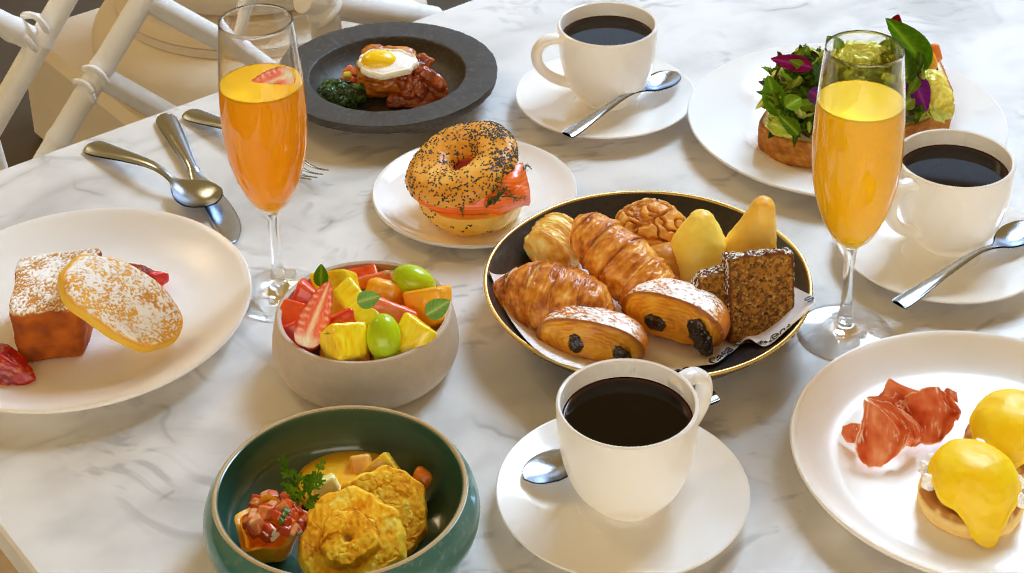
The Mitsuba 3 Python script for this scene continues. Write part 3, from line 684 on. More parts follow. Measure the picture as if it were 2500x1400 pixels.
def grape(label, px, py, z, L, W, spin, seed):
    c = at(px, py, z - FRUIT_DZ)
    s = mpp(c)
    m = ball(5)
    v = np.array(m.vertices) * [W * s / 2, L * s / 2, W * s / 2]
    cc = ramp(0.5 + 0.5 * nz(v, 60, seed), rgb(140, 158, 6), rgb(176, 190, 20), rgb(200, 208, 60))
    cc = blend(cc, rgb(216, 218, 110), step(0.80, 0.99, -v[:, 1] / (L * s / 2)) * 0.5)
    food('grape', label, 'grape', moved(tm(v, m.faces), np.stack([[1, 0, 0], CU, CN], 1) @ rot([0, 0, 1], spin), c), cc, 'vc_gloss', 'green grapes in the fruit bowl')
grape('green grape standing upright at the front of the fruit bowl', 937, 824, 0.054, 116, 84, 3, 1)
grape('green grape lying at the back right of the fruit bowl', 1011, 688, 0.056, 112, 78, 64, 2)

m, c = cut_strawberry(0.0455, 0.0215, 0.008, seed=8)
q0, q1 = at(742, 846, 0.045), at(784, 702, 0.062)
food('strawberry_slice', 'large strawberry slice with its cut face up at the left of the fruit bowl', 'strawberry', moved(m, basis(q1 - q0, CN + [0.28, 0, 0]), q0), c, 'vc_wet')

def leaf(name, label, catg, p0, p1, nrm_, W, cr, ce, bend=0.15, fold=0.25, seed=0, group=None, wavy=0.0, tip=1.0, bsdf='vc_leaf'):
    """a leaf from stalk p0 to tip p1 whose face looks along nrm_"""
    L = np.linalg.norm(np.asarray(p1) - p0)
    m, w = leaf_mesh(L, W, bend, fold, 21, 13, tip, seed, wavy)
    c = leaf_color(m, w, cr, ce, seed)
    return food(name, label, catg, moved(m, basis(np.asarray(p1) - p0, nrm_), p0), c, bsdf, group)

MR, ME = rgb(180, 196, 120), rgb(92, 132, 50)
leaf('mint_leaf', 'green mint leaf standing up at the back left rim of the fruit bowl', 'leaf', at(783, 700, 0.063), at(786, 648, 0.072), CN, 0.0095, rgb(140, 160, 40), rgb(72, 112, 14), 0.0, 0.1)
leaf('mint_leaf', 'pale green mint leaf lying on the pineapple in the middle of the fruit bowl', 'leaf', at(872, 738, 0.066), at(928, 722, 0.068), CN, 0.0115, MR, rgb(112, 156, 84), 0.05, 0.2, 2)
leaf('mint_leaf', 'green mint leaf lying on the square melon cube', 'leaf', at(1040, 770, 0.066), at(1088, 740, 0.066), CN, 0.0125, MR, rgb(108, 150, 70), 0.1, 0.25, 3)
leaf('mint_leaf', 'small dark green leaf tucked behind the front pineapple cube', 'leaf', at(790, 816, 0.056), at(838, 806, 0.056), CU, 0.005, MR, rgb(60, 100, 20), 0.1, 0.2, 4)
leaf('mint_leaf', 'light green leaf at the back rim of the fruit bowl', 'leaf', at(985, 662, 0.056), at(936, 654, 0.054), CU, 0.006, rgb(210, 220, 150), rgb(150, 180, 90), 0.1, 0.3, 5)

FRUIT_DZ = 0.0

# ---------------------------------------------------------------- bagel sandwich
BG = at(1155, 520, 0.012)
def seeds(holder, m, dens, n, seed, size=0.0011, lo=0.0):
    """poppy seeds scattered over a mesh where dens(points, normals) allows"""
    rng = np.random.default_rng(seed + 1000)
    pts, fi = trimesh.sample.sample_surface(m, n * 6, seed=seed)
    nn = np.array(m.face_normals)[fi]
    keep = np.nonzero(rng.random(len(pts)) < dens(pts, nn))[0][:n]
    base = trimesh.creation.icosphere(subdivisions=1)
    bv = np.array(base.vertices)
    vs, fs = [], []
    for i in keep:
        B = basis(rng.normal(size=3), nn[i])
        vs.append((bv * [size * rng.uniform(0.8, 1.2), size * rng.uniform(0.55, 0.8), size * 0.45]) @ B.T + pts[i] + nn[i] * size * 0.15)
        fs.append(base.faces + len(bv) * len(fs))
    k = part(holder, 'poppy_seeds', tm(np.vstack(vs), np.vstack(fs)), rgb(52, 42, 40), 'vc_satin')
    labels[k] = {'kind': 'stuff'}

def bagel_ring(R0, r, zs, seed, cut, hole=1.0):
    """bun ring with a cut flat face at z = 0 (cut 'below' or 'above')"""
    nu, nv = 180, 72
    a, b = np.meshgrid(np.arange(nu) * 2 * np.pi / nu, np.arange(nv) * 2 * np.pi / nv, indexing='ij')
    x = R0 + r * np.cos(b)
    z = r * zs * np.sin(b)
    p = np.stack([x * np.cos(a), x * np.sin(a), z], -1).reshape(-1, 3)
    n = np.stack([np.cos(b) * np.cos(a), np.cos(b) * np.sin(a), np.sin(b)], -1).reshape(-1, 3)
    p = p + n * (r * (0.17 * nz(p, 40, seed) + 0.06 * nz(p, 120, seed + 1) + 0.02 * nz(p, 400, seed + 2, 2)))[:, None]
    if cut == 'below':
        p[:, 2] = np.maximum(p[:, 2], -0.20 * r + 0.0009 * nz(p, 120, seed + 3))
    else:
        p[:, 2] = np.minimum(p[:, 2], 0.25 * r + 0.0009 * nz(p, 120, seed + 3))
    m = tm(p, grid_faces(nu, nv, True, True)[:, ::-1])
    return (m if m.volume > 0 else tm(p, m.faces[:, ::-1])), n

k = thing('bagel', 'bagel sandwich with poppy seeds and smoked salmon on the small white plate', 'bagel')
mb, n0 = bagel_ring(0.0255, 0.0165, 0.95, 3, 'above')
v = np.array(mb.vertices)
cb = ramp(0.5 + 0.5 * nz(v, 60, 5), rgb(222, 150, 40), rgb(240, 184, 80), rgb(246, 208, 120))
cbot = BG + np.array([0, 0.012, 0.0085])
mb2 = moved(mb, None, cbot)
part(k, 'bottom_half', mb2, cb, 'vc_satin')
seeds(k, mb2, lambda p, n: 0.5 * (n[:, 2] < 0.6) * (meshkit.noise(p * 90, 3) > 0.45), 240, 4, 0.0009)
mt, n1 = bagel_ring(0.0270, 0.0180, 0.68, 7, 'below')
Rt = rot([0, 1, 0], -19) @ rot([1, 0, 0], 8) @ rot([0, 0, 1], 40)
ctop = at(1130, 402, 0.0490)
v = np.array(mt.vertices)
sd = nz(v, 55, 9)
ct = ramp(0.5 + 0.5 * sd - 0.12 * n1[:, 2], rgb(190, 112, 22), rgb(224, 150, 50), rgb(242, 194, 108))
ct = blend(ct, rgb(250, 226, 170), step(0.25, 0.8, nz(v, 38, 12)) * 0.7)
mt2 = moved(mt, Rt, ctop)
part(k, 'top_half', mt2, ct, 'vc_satin')
def dens(p, n):
    q = p - ctop
    heavy = step(0.005, 0.022, q[:, 0] + 0.3 * q[:, 1])
    return (0.08 + 0.14 * step(0.35, 0.62, meshkit.noise(p * 120, 6)) + 0.62 * heavy * step(0.25, 0.6, meshkit.noise(p * 90, 8))) * (n[:, 2] > -0.4)
seeds(k, mt2, dens, 1700, 5, 0.00092)

def salmon(name, pts, seed, th=0.0022, holder=k):
    g = ctrl_sheet(pts, 44, 44)
    g += 0.0012 * nz(g.reshape(-1, 3), 120, seed).reshape(44, 44, 1) * np.array([0.3, -0.8, 0.5])
    m = sheet(g, th)
    uu, vv_ = np.meshgrid(np.linspace(0, 1, 44), np.linspace(0, 1, 44), indexing='ij')
    st = 0.5 + 0.5 * np.sin((uu * 1.2 + 0.25 * np.sin(vv_ * 4 + seed)) * 34 + seed)
    c = ramp(np.clip(0.35 + 0.5 * st ** 6 + 0.25 * nz(g.reshape(-1, 3), 120, seed).reshape(44, 44), 0, 1), rgb(222, 72, 14), rgb(242, 106, 30), rgb(252, 156, 88)).reshape(-1, 3)
    return part(holder, name, m, np.vstack([c, c]), 'vc_wet')

def pq(px, py, back):
    """point seen at this pixel on the bagel's front, 'back' metres behind its front face"""
    d = FWD + (px / 2500 - PPX) / CAM_F * RGT - (py / 1400 - PPY) * 0.56 / CAM_F * UPV
    return EYE + d * ((cbot[1] - 0.034 + back - EYE[1]) / d[1])
salmon('salmon_slice', [[pq(1020, 478, 0.016), pq(1090, 488, 0.004), pq(1180, 478, -0.002), pq(1250, 440, 0.004)], [pq(1024, 492, 0.006), pq(1090, 508, -0.003), pq(1180, 505, -0.005), pq(1262, 470, 0.000)], [pq(1040, 500, 0.014), pq(1096, 517, 0.004), pq(1180, 518, -0.001), pq(1250, 505, 0.006)]], 1)
salmon('salmon_slice', [[pq(1190, 446, 0.016), pq(1235, 418, 0.012), pq(1274, 398, 0.020)], [pq(1205, 470, 0.000), pq(1245, 446, -0.002), pq(1286, 440, 0.010)], [pq(1222, 490, 0.008), pq(1256, 470, 0.002), pq(1292, 470, 0.014)]], 2)
salmon('salmon_slice', [[pq(1170, 480, 0.008), pq(1212, 468, -0.003), pq(1240, 476, 0.004)], [pq(1180, 505, -0.004), pq(1222, 492, -0.009), pq(1262, 488, -0.002)], [pq(1195, 518, 0.006), pq(1232, 515, -0.001), pq(1270, 500, 0.004)]], 3)
salmon('salmon_slice', [[pq(1240, 462, 0.002), pq(1262, 452, 0.000), pq(1288, 458, 0.008)], [pq(1244, 486, -0.006), pq(1270, 478, -0.006), pq(1292, 484, 0.004)], [pq(1252, 506, 0.004), pq(1272, 500, 0.000), pq(1290, 500, 0.008)]], 4)
core = lump((0.034, 0.034, 0.011), 4, 0.25, 80, 4)
part(k, 'salmon_filling', moved(core, rot([0, 1, 0], -8), cbot + [0.003, 0.004, 0.013]), rgb(196, 62, 16), 'vc_matte')

def sprig(p0, d0, L, n_side, seed, spread=0.8, r=0.00035, depth=2):
    """feathery herb: thin branching threads"""
    rng = np.random.default_rng(seed)
    ms = []
    def grow(p, d, l, lev):
        n = 7
        pts = [np.asarray(p, float)]
        dd = unit(d)
        for _ in range(n):
            dd = unit(dd + rng.normal(size=3) * 0.12)
            pts.append(pts[-1] + dd * l / n)
        ms.append(tube(pts, np.linspace(r * (0.6 + 0.4 * lev), r * 0.5, n + 1), 5))
        if lev > 0:
            for i in range(n_side):
                q = pts[1 + int((i + 0.5) / n_side * (n - 1))]
                grow(q, unit(dd + spread * rng.normal(size=3)), l * rng.uniform(0.28, 0.5), lev - 1)
    grow(p0, d0, L, depth)
    return cat(*ms)
DILL = rgb(52, 84, 20)
for a_, b_, L, s_ in (((1130, 528, -0.008), (1122, 470, -0.006), 0.017, 1), ((1205, 498, -0.012), (1250, 448, -0.010), 0.020, 2), ((1225, 480, -0.012), (1270, 470, -0.012), 0.015, 3), ((1278, 415, 0.012), (1300, 386, 0.006), 0.010, 4)):
    p0, p1 = pq(*a_), pq(*b_)
    part(k, 'dill_sprig', sprig(p0, p1 - p0, L, 6, s_), DILL, 'vc_satin')
dm = cat(*[sprig(pq(1188 + 9 * i, 508 - 8 * i, -0.012), pq(1200 + 12 * i, 470 - 7 * i, -0.012) - pq(1188 + 9 * i, 508 - 8 * i, -0.012), 0.008, 7, 40 + i, 1.2, 0.0004) for i in range(5)])
part(k, 'dill_sprig', dm, rgb(44, 74, 22), 'vc_satin')

# ---------------------------------------------------------------- pastry plate
PX = 'pastries on the black plate'
# sheet of printed paper under the pastries
def plate_z(x, y):
    r = np.hypot(x - PP[0], y - PP[1])
    return np.interp(r, [0, 0.068, 0.082, 0.094, 0.104, 0.1115, 0.1135, 0.13], [0.0058, 0.0068, 0.0105, 0.0175, 0.0255, 0.0338, 0.0352, 0.0352])
def on_plate(px, py, lift=0.0):
    p = at(px, py, 0.02)
    for _ in range(12):
        p = at(px, py, plate_z(p[0], p[1]) + lift)
    return p
edge_lo = [(1195, 668), (1250, 790), (1340, 880), (1480, 915), (1640, 912), (1712, 898), (1748, 892), (1782, 866), (1822, 838), (1870, 846), (1930, 806), (1990, 742)]
edge_hi = [(1225, 672), (1300, 640), (1380, 600), (1460, 560), (1560, 540), (1640, 520), (1682, 508), (1716, 548), (1780, 600), (1850, 650), (1920, 690), (1990, 726)]
nu = 48
lo = spline(np.array(edge_lo, float), 6)
hi = spline(np.array(edge_hi, float), 6)
G = np.zeros((nu, len(lo), 3))
for i, t_ in enumerate(np.linspace(0, 1, nu)):
    for j in range(len(lo)):
        q = lo[j] * (1 - t_) + hi[j] * t_
        G[i, j] = on_plate(q[0], q[1], 0.0012)
wav = np.array([0.0016 * np.sin(j * 0.55) * step(36, 48, float(j)) for j in range(len(lo))])
G[..., 2] += (np.linspace(1, 0, nu) ** 6)[:, None] * (0.002 + wav)[None]
pm = sheet(G, 0.0004)
scene['paper'] = {'type': 'twosided', 'bsdf': P(0.6, base_color=col(0.80, 0.77, 0.76), specular=0.3)}
scene['ink'] = {'type': 'twosided', 'bsdf': P(0.6, base_color=col(0.03, 0.03, 0.035))}
kp = thing('paper_liner', 'white printed paper liner under the pastries on the black plate', 'paper')
put(kp + '__sheet', pm, 'paper', smooth=True)

def text_on(points_px, text, h, lift=0.0030, bold=True):
    """lettering laid on the paper along a line of photograph pixels"""
    tx = meshkit.text_mesh(text, h, 0.0002, bold)
    tx = tx.subdivide().subdivide()
    v = np.array(tx.vertices)
    v[:, 0] -= v[:, 0].min()
    path = np.array([on_plate(x_, y_, lift) for x_, y_ in spline(np.array(points_px, float), 12)])
    L = np.concatenate([[0], np.cumsum(np.linalg.norm(np.diff(path, axis=0), axis=1))])
    s_ = v[:, 0] * (L[-1] / v[:, 0].max())
    c = np.stack([np.interp(s_, L, path[:, i]) for i in range(3)], 1)
    d = np.stack([np.interp(s_, L, np.gradient(path[:, i], L)) for i in range(3)], 1)
    d /= np.linalg.norm(d, axis=1, keepdims=True)
    b_ = np.cross([0, 0, 1], d)
    b_ /= np.linalg.norm(b_, axis=1, keepdims=True)
    return tm(c + b_ * v[:, 1:2] + np.cross(d, b_) * v[:, 2:], tx.faces)
k = put(kp + '__lettering', text_on([(1744, 890), (1768, 874), (1800, 846), (1830, 836), (1876, 836), (1935, 798)], 'Casa Gangotena', 0.0062), 'ink', smooth=False)
put(kp + '__lettering', text_on([(1972, 740), (1990, 728)], 's', 0.006), 'ink', smooth=False)
put(kp + '__lettering', text_on([(1650, 914), (1690, 904)], 'na', 0.006), 'ink', smooth=False)

CRO = [rgb(132, 54, 5), rgb(190, 100, 18), rgb(222, 142, 48), rgb(242, 186, 104)]
def croissant(label, a, b, Rm, bend, nseg, seed, up=(0, 0, 1), taper=(0.25, 0.55), tones=CRO, flat=0.86, phase=0.0, group='croissants on the black plate'):
    """rolled crescent from a to b (its centre line); taper: end radii against the middle"""
    a, b = np.asarray(a, float), np.asarray(b, float)
    nu, nv = 220, 96
    u, th = np.meshgrid(np.linspace(0, 1, nu), np.arange(nv) * 2 * np.pi / nv, indexing='ij')
    L = np.linalg.norm(b - a)
    env = np.interp(u, np.linspace(0, 1, 60), smooth_env(taper))
    q = (u + 0.025 * np.sin(th) + 0.012 * np.sin(2 * th + 1 + seed)) * nseg + phase
    fr = q - np.floor(q)
    cen_side = np.where(u < 0.5, fr, 1 - fr)
    ridge = 0.13 * (cen_side ** 0.7) - 0.05
    x = (u - 0.5) * L
    y0 = bend * (4 * (u - 0.5) ** 2)
    r = Rm * env * (1 + ridge * step(0.0, 0.1, env))
    p = np.stack([x + 0 * th, y0 + r * np.cos(th), flat * r * np.sin(th)], -1).reshape(-1, 3)
    nrm_ = np.stack([0 * th, np.cos(th), np.sin(th)], -1).reshape(-1, 3)
    w = np.stack([p[:, 0] * 1.0, th.ravel() * 0.0028 / 0.02 * Rm * 2, fr.ravel() * 0.004], 1)
    wr = meshkit.fbm(np.stack([u.ravel() * nseg * 3.2, np.cos(th).ravel() * 2.5 + seed, np.sin(th).ravel() * 2.5], 1) + 20, 4, seed)
    wr2 = meshkit.fbm(p * 420 + 30, 2, seed + 1)
    d = Rm * (0.10 * (1 - np.abs(2 * wr - 1)) ** 1.5 + 0.055 * (wr2 - 0.5) + 0.08 * nz(p, 55, seed + 3))
    p = p + nrm_ * (d * np.clip(env.ravel() * 1.4, 0, 1))[:, None]
    p[:, 2] = np.maximum(p[:, 2], -0.60 * Rm)
    cc = ramp(np.clip(0.34 + 0.30 * (1 - cen_side.ravel() ** 2.5) + 0.55 * nz(p, 120, seed + 7) + 0.9 * (wr - 0.5) + 0.35 * (wr2 - 0.5) + 0.22 * nz(np.stack([u.ravel() * nseg * 9, np.cos(th).ravel() * 0.9, np.sin(th).ravel() * 0.9], 1), 1.0, seed + 8, 2) - 0.10 * np.sin(th).ravel(), 0, 1), *tones)
    cc = blend(cc, rgb(240, 206, 130), (1 - step(0.0, 0.12, cen_side.ravel())) * step(0.4, 0.62, meshkit.noise(p * 90, seed)) * 0.65)
    m = tm(p, grid_faces(nu, nv, True))
    v = np.vstack([m.vertices, p[:nv].mean(0), p[-nv:].mean(0)])
    j = np.arange(nv)
    fcs = np.vstack([m.faces, np.stack([(j + 1) % nv, j, j * 0 + nu * nv], 1), np.stack([(nu - 1) * nv + j, (nu - 1) * nv + (j + 1) % nv, j * 0 + nu * nv + 1], 1)])
    cc = np.vstack([cc, cc[:nv].mean(0), cc[-nv:].mean(0)])
    m = tm(v, fcs)
    if m.volume < 0:
        m = tm(v, fcs[:, ::-1])
    return food('croissant', label, 'croissant', moved(m, basis(b - a, up), (a + b) / 2), cc, 'vc_pastry', group)

def smooth_env(taper):
    t_ = np.linspace(0, 1, 60)
    e = np.interp(t_, [0, 0.08, 0.28, 0.5, 0.72, 0.92, 1], [0.10, taper[0], 0.86, 1.0, 0.94, taper[1], 0.12])
    return np.convolve(np.pad(e, 5, 'edge'), np.ones(7) / 7, 'same')[5:-5]
scene['vc_pastry'] = {'type': 'twosided', 'bsdf': P(0.36, base_color=VC, specular=0.5, clearcoat=0.35, clearcoat_gloss=0.85)}

croissant('golden croissant at the left of the black plate with its pointed tip over the rim', at(1196, 686, 0.030), at(1500, 778, 0.022), 0.0255, -0.004, 5, 3, taper=(0.34, 0.72), tones=[rgb(112, 42, 3), rgb(172, 84, 12), rgb(208, 124, 36), rgb(234, 172, 88)])
croissant('golden croissant in the middle of the black plate lying across the others', at(1402, 572, 0.042), at(1634, 716, 0.038), 0.0215, 0.003, 5, 6, taper=(0.62, 0.74), phase=0.4, up=unit([0.1, -0.35, 0.9]))
PALE = [rgb(196, 118, 30), rgb(230, 170, 74), rgb(244, 204, 126), rgb(252, 228, 170)]
croissant('pale flaky croissant end behind the croissants at the left', at(1310, 645, 0.020), at(1412, 545, 0.036), 0.0195, 0.0, 4, 9, taper=(0.9, 0.62), tones=PALE, phase=0.2, up=unit([0.5, -0.3, 0.8]))

# cheese puff
c0 = at(1590, 560, 0.030)
m = lump((0.0275, 0.026, 0.021), 6, 0.05, 60, 12)
v = np.array(m.vertices)
q = v / np.linalg.norm(v, axis=1, keepdims=True)
cr = np.minimum(np.abs(nz(q, 1.3, 5, 3)), np.abs(nz(q + 7, 1.7, 9, 3)) * 1.3)
gr_ = 1 - step(0.0, 0.13, cr)
m = disp(m, -0.0030 * gr_ + 0.0020 * nz(v, 75, 6, 2) + 0.0005 * nz(v, 380, 7, 2))
cc = ramp(np.clip(0.62 - 0.5 * gr_ + 0.35 * nz(v, 90, 8) + 6 * v[:, 2], 0, 1), rgb(138, 64, 10), rgb(192, 112, 32), rgb(222, 152, 66), rgb(240, 188, 106))
food('cheese_puff', 'round golden cheese puff with a creased top at the back of the black plate', 'pastry', moved(m, None, c0), cc, 'vc_satin')
m = lump((0.020, 0.017, 0.014), 5, 0.16, 70, 22)
v = np.array(m.vertices)
food('cheese_puff', 'second brown puff half hidden between the croissant and the yellow bun', 'pastry', moved(m, None, at(1618, 640, 0.022)), ramp(0.5 + 0.5 * nz(v, 80, 4), rgb(158, 82, 16), rgb(206, 134, 48), rgb(228, 164, 80)), 'vc_satin')

def turned(prof, seed, amp=0.0005, n=110, lump_=0.0009):
    p = spline(np.array(prof, float), 7)
    m = lathe(p, n)
    v = np.array(m.vertices)
    return disp(m, lump_ * nz(v, 50, seed) + amp * nz(v, 150, seed + 1, 2) + 0.0003 * nz(v, 420, seed + 2, 2))

YB = lambda v, s_: ramp(np.clip(0.55 + 0.4 * nz(v, 45, s_) + 0.2 * nz(v, 240, s_), 0, 1), rgb(226, 166, 44), rgb(244, 204, 84), rgb(250, 222, 122))
# lemon shaped bun, tip up
c = at(1708, 640, 0.024)
sc = mpp(c)
m = turned([(0, -0.026), (0.010, -0.0245), (0.0185, -0.016), (0.0214, -0.005), (0.0204, 0.006), (0.0162, 0.0150), (0.0104, 0.0240), (0.0066, 0.0288), (0.0025, 0.0305), (0, 0.0308)], 31)
v = np.array(m.vertices)
cc = blend(YB(v, 3), rgb(232, 176, 66), step(0.022, 0.03, v[:, 2]) * 0.5)
food('yellow_bun', 'pale yellow lemon shaped bun with a blunt tip, left of the tall horn', 'pastry', moved(m, basis([1, 0, 0.0], unit([0.10, 0.18, 0.97])), c + [0, 0.006, 0.006]), cc, 'vc_satin')
# tall horn
c = at(1822, 640, 0.020)
tip_ = at(1868, 494, 0.072)
ax_ = tip_ - c
Lh = np.linalg.norm(ax_)
m = turned([(0, -0.010), (0.012, -0.009), (0.0200, -0.003), (0.0212, 0.004), (0.0195, 0.014), (0.0160, Lh * 0.44), (0.0120, Lh * 0.70), (0.0088, Lh * 0.90), (0.0064, Lh * 1.01), (0.0025, Lh * 1.06), (0, Lh * 1.065)], 41)
v = np.array(m.vertices)
cc = ramp(np.clip(0.62 + 0.4 * nz(v, 45, 13) + 0.2 * nz(v, 240, 13) - 0.35 * step(Lh * 0.8, Lh, v[:, 2]), 0, 1), rgb(214, 142, 40), rgb(238, 182, 72), rgb(248, 204, 104))
food('horn_pastry', 'tall yellow horn shaped pastry pointing up over the right rim of the black plate', 'pastry', moved(m, basis([1, 0, 0], ax_), c), cc, 'vc_satin')

# banana bread
def cake(label, cx, cy, z, wpx, hpx, tpx, lean, yaw, spin, seed, dome=0.0):
    c = at(cx, cy, z)
    s = mpp(c)
    W_, H_, T_ = wpx * s, hpx * s, tpx * s
    m = rbox(W_, H_, T_, 0.0030, 110, 0.0)
    v = np.array(m.vertices)
    topw = step(0.80, 1.0, v[:, 1] / (H_ / 2))
    v[:, 1] += topw * (0.0030 * nz(v * [1, 0, 1], 120, seed) + 0.0016 * nz(v * [1, 0, 1], 400, seed + 1)) - dome * (v[:, 0] / (W_ / 2)) ** 2 * (v[:, 1] / H_ + 0.5)
    v[:, 0] *= 1 - 0.05 * (v[:, 1] / H_ + 0.5) * 0 + 0.03 * v[:, 1] / H_
    m = tm(v, m.faces)
    nn = vnorm(m)
    por = nz(v, 520, seed + 4, 2)
    m = disp(m, 0.0005 * por)
    fl = meshkit.fbm(v * [620, 620, 620] + 7, 3, seed + 2) - 0.15 * nz(v * [1, 2.4, 1], 300, seed)
    c_ = ramp(np.clip(0.6 + 0.45 * nz(v, 160, seed), 0, 1), rgb(112, 60, 12), rgb(150, 92, 24), rgb(182, 124, 48))
    c_ = blend(c_, rgb(70, 32, 6), step(0.40, 0.66, fl) * 0.75)
    c_ = blend(c_, rgb(48, 20, 3), step(0.60, 0.70, meshkit.fbm(v * [300, 520, 400] + 3, 3, seed + 21)) * 0.9)
    c_ = blend(c_, rgb(214, 176, 104), step(0.62, 0.72, meshkit.fbm(v * 700 + 9, 2, seed + 31)) * 0.6)
    inx = np.minimum(W_ / 2 - np.abs(v[:, 0]), H_ / 2 - v[:, 1])
    iny = H_ / 2 + v[:, 1]
    crust_ = 1 - step(0.0012, 0.0036, inx + 0.0012 * nz(v, 200, seed))
    crust_ = np.maximum(crust_, (1 - step(0.001, 0.005, iny + 0.002 * nz(v, 150, 3))) * 0.8)
    c_ = blend(c_, ramp(0.5 + 0.6 * nz(v, 200, seed + 9), rgb(54, 20, 6), rgb(98, 44, 14), rgb(128, 66, 22)), crust_)
    side = step(0.5, 0.9, np.maximum(nn[:, 1], np.abs(nn[:, 0])))
    c_ = blend(c_, SUGAR, step(0.50, 0.60, meshkit.fbm(v * 700, 2, seed + 12)) * side * np.where(nn[:, 1] > 0.3, 1, 0.75) * (v[:, 1] > -H_ * 0.3) * 0.9)
    X = rot([0, 0, 1], yaw) @ [1, 0, 0]
    up_ = unit(np.array([0, 0, 1.0]) + lean * np.cross([0, 0, 1], X))
    B = basis(X, np.cross(X, up_)) @ rot([0, 0, 1], spin)
    return food('cake_slice', label, 'cake', moved(tm(v, m.faces) if False else m, B, c), c_, 'vc_matte', 'slices of banana cake on the black plate')
cake('brown cake slice leaning behind the front cake slice', 1758, 742, 0.030, 132, 178, 44, 0.42, 24, -4, 6, dome=0.005)
cake('front slice of brown speckled cake with a dark sugared crust', 1852, 722, 0.034, 176, 216, 46, 0.40, 16, -6, 2)

# chocolate rolls
scene['vc_choc'] = {'type': 'twosided', 'bsdf': P(0.22, base_color=VC, specular=0.7, clearcoat=1.0, clearcoat_gloss=0.97)}
def choc_roll(label, cx, cy, z, wpx, hpx, depth, yaw, tilt, seed, holes):
    c = at(cx, cy, z)
    s = mpp(c)
    a_, b_ = wpx * s / 2, hpx * s / 2
    nth = 200
    th = np.arange(nth) * 2 * np.pi / nth
    ex = 0.86
    ox, oy = np.sign(np.cos(th)) * np.abs(np.cos(th)) ** ex * a_, np.sign(np.sin(th)) * np.abs(np.sin(th)) ** ex * b_
    oy = np.where(oy < 0, oy * 0.86, oy * 1.06)
    rings, tag = [], []
    for f_ in np.linspace(0.0, 1, 64):
        rings.append(np.stack([ox * f_, oy * f_, 0.0065 * (1 - f_ ** 2.4) - 0.004 + 0 * ox], 1)); tag.append(f_)
    for d_ in np.linspace(0.14, 1, 60):
        k_ = (1 - np.clip((d_ - 0.25) / 0.75, 0, 1) ** 2.6) ** 0.55
        k0 = 1 + 0.05 * np.sin(min(d_ * 8, 1) * np.pi)
        rings.append(np.stack([ox * max(k_, 0.01) * k0, oy * max(k_, 0.01) * k0, -depth * d_ + 0 * ox], 1)); tag.append(1 + d_)
    v = np.vstack(rings)
    tg = np.repeat(tag, nth)
    m = tm(v, grid_faces(len(rings), nth, wrap_v=True))
    if m.volume < 0:
        m = tm(v, m.faces[:, ::-1])
    face = tg <= 1.0
    hl = [(hx * a_, hy * b_, hw * a_, hh * b_, hr) for hx, hy, hw, hh, hr in holes]
    dist = np.min([np.hypot((v[:, 0] - h[0]) * 0.8, v[:, 1] - h[1]) for h in hl], axis=0)
    lay_ = tg * 9 + 1.6 * nz(v * [0.5, 1.2, 1], 70, seed) + 0.5 * nz(v, 260, seed)
    swirl = (np.abs((lay_ - np.floor(lay_)) * 2 - 1) * 2 - 1) * (0.25 + 0.75 * step(0.3, 0.6, meshkit.noise(v * 130, seed)))
    hollow = np.max([np.clip(1 - (((v[:, 0] - h[0]) / (h[2] * 1.15)) ** 2 + ((v[:, 1] - h[1]) / (h[3] * 1.2)) ** 2), 0, 1) for h in hl], axis=0) * face
    m = disp(m, np.where(face, 0.0006 * swirl - 0.003 * hollow + 0.0012 * nz(v, 90, seed + 8), 0.0011 * nz(v * [1, 1, 0.5], 90, seed) + 0.0004 * nz(v, 320, seed)))
    cf = ramp(np.clip(0.60 + 0.13 * swirl + 0.5 * nz(v, 110, seed + 2) + 0.25 * nz(v * [0.6, 2.2, 1], 260, seed + 6), 0, 1), rgb(172, 82, 8), rgb(224, 142, 26), rgb(244, 178, 56))
    cf = blend(cf, rgb(150, 64, 8), step(0.84, 0.97, tg + 0.04 * nz(v, 120, 3)) * 0.8)
    cs = ramp(np.clip(0.5 + 0.5 * nz(v, 80, seed + 3), 0, 1), rgb(150, 66, 8), rgb(196, 102, 18), rgb(222, 142, 44))
    cs = blend(cs, rgb(236, 190, 100), step(-0.1, -0.7, v[:, 1] / b_) * 0.4) if False else cs
    cc = np.where(face[:, None], cf, cs)
    up_ = step(0.25, 0.75, v[:, 1] / b_ - 0.2 * np.abs(v[:, 0] / a_) + 0.25 * nz(v, 120, seed)) * (tg > 0.985)
    cc = blend(cc, SUGAR, sugar_mask(v, seed, 0.10, 620) * up_)
    X = rot([0, 0, 1], yaw) @ [1, 0, 0]
    Y = unit(np.array([0, 0, 1.0]) + math.tan(math.radians(tilt)) * np.cross([0, 0, 1], X))
    B = np.stack([X, Y, np.cross(X, Y)], 1)
    kk = thing('chocolate_roll', label, 'pastry', 'chocolate rolls on the black plate')
    part(kk, 'dough', moved(m, B, c), cc, 'vc_pastry')
    for i, h in enumerate(hl):
        lm = lump((h[2] * 1.1, h[3] * 1.05, 0.0028), 5, 1.0, 190, seed * 7 + i, 0.85)
        lm = disp(lm, 0.0007 * nz(np.array(lm.vertices), 520, i, 2))
        part(kk, 'chocolate', moved(moved(lm, rot([0, 0, 1], h[4]), (h[0], h[1], 0.0006)), B, c), rgb(30, 13, 8), 'vc_choc')
choc_roll('sugar dusted chocolate roll in front, half hidden by the foreground cup', 1437, 846, 0.022, 276, 130, 0.032, -20, -4, 3, [(-0.22, 0.10, 0.125, 0.40, 8), (0.62, -0.12, 0.135, 0.46, 25)])
choc_roll('larger sugar dusted chocolate roll in front of the cake slices', 1634, 792, 0.027, 272, 142, 0.038, -30, -3, 5, [(-0.26, -0.06, 0.21, 0.34, -8), (0.60, -0.12, 0.17, 0.70, 24)])

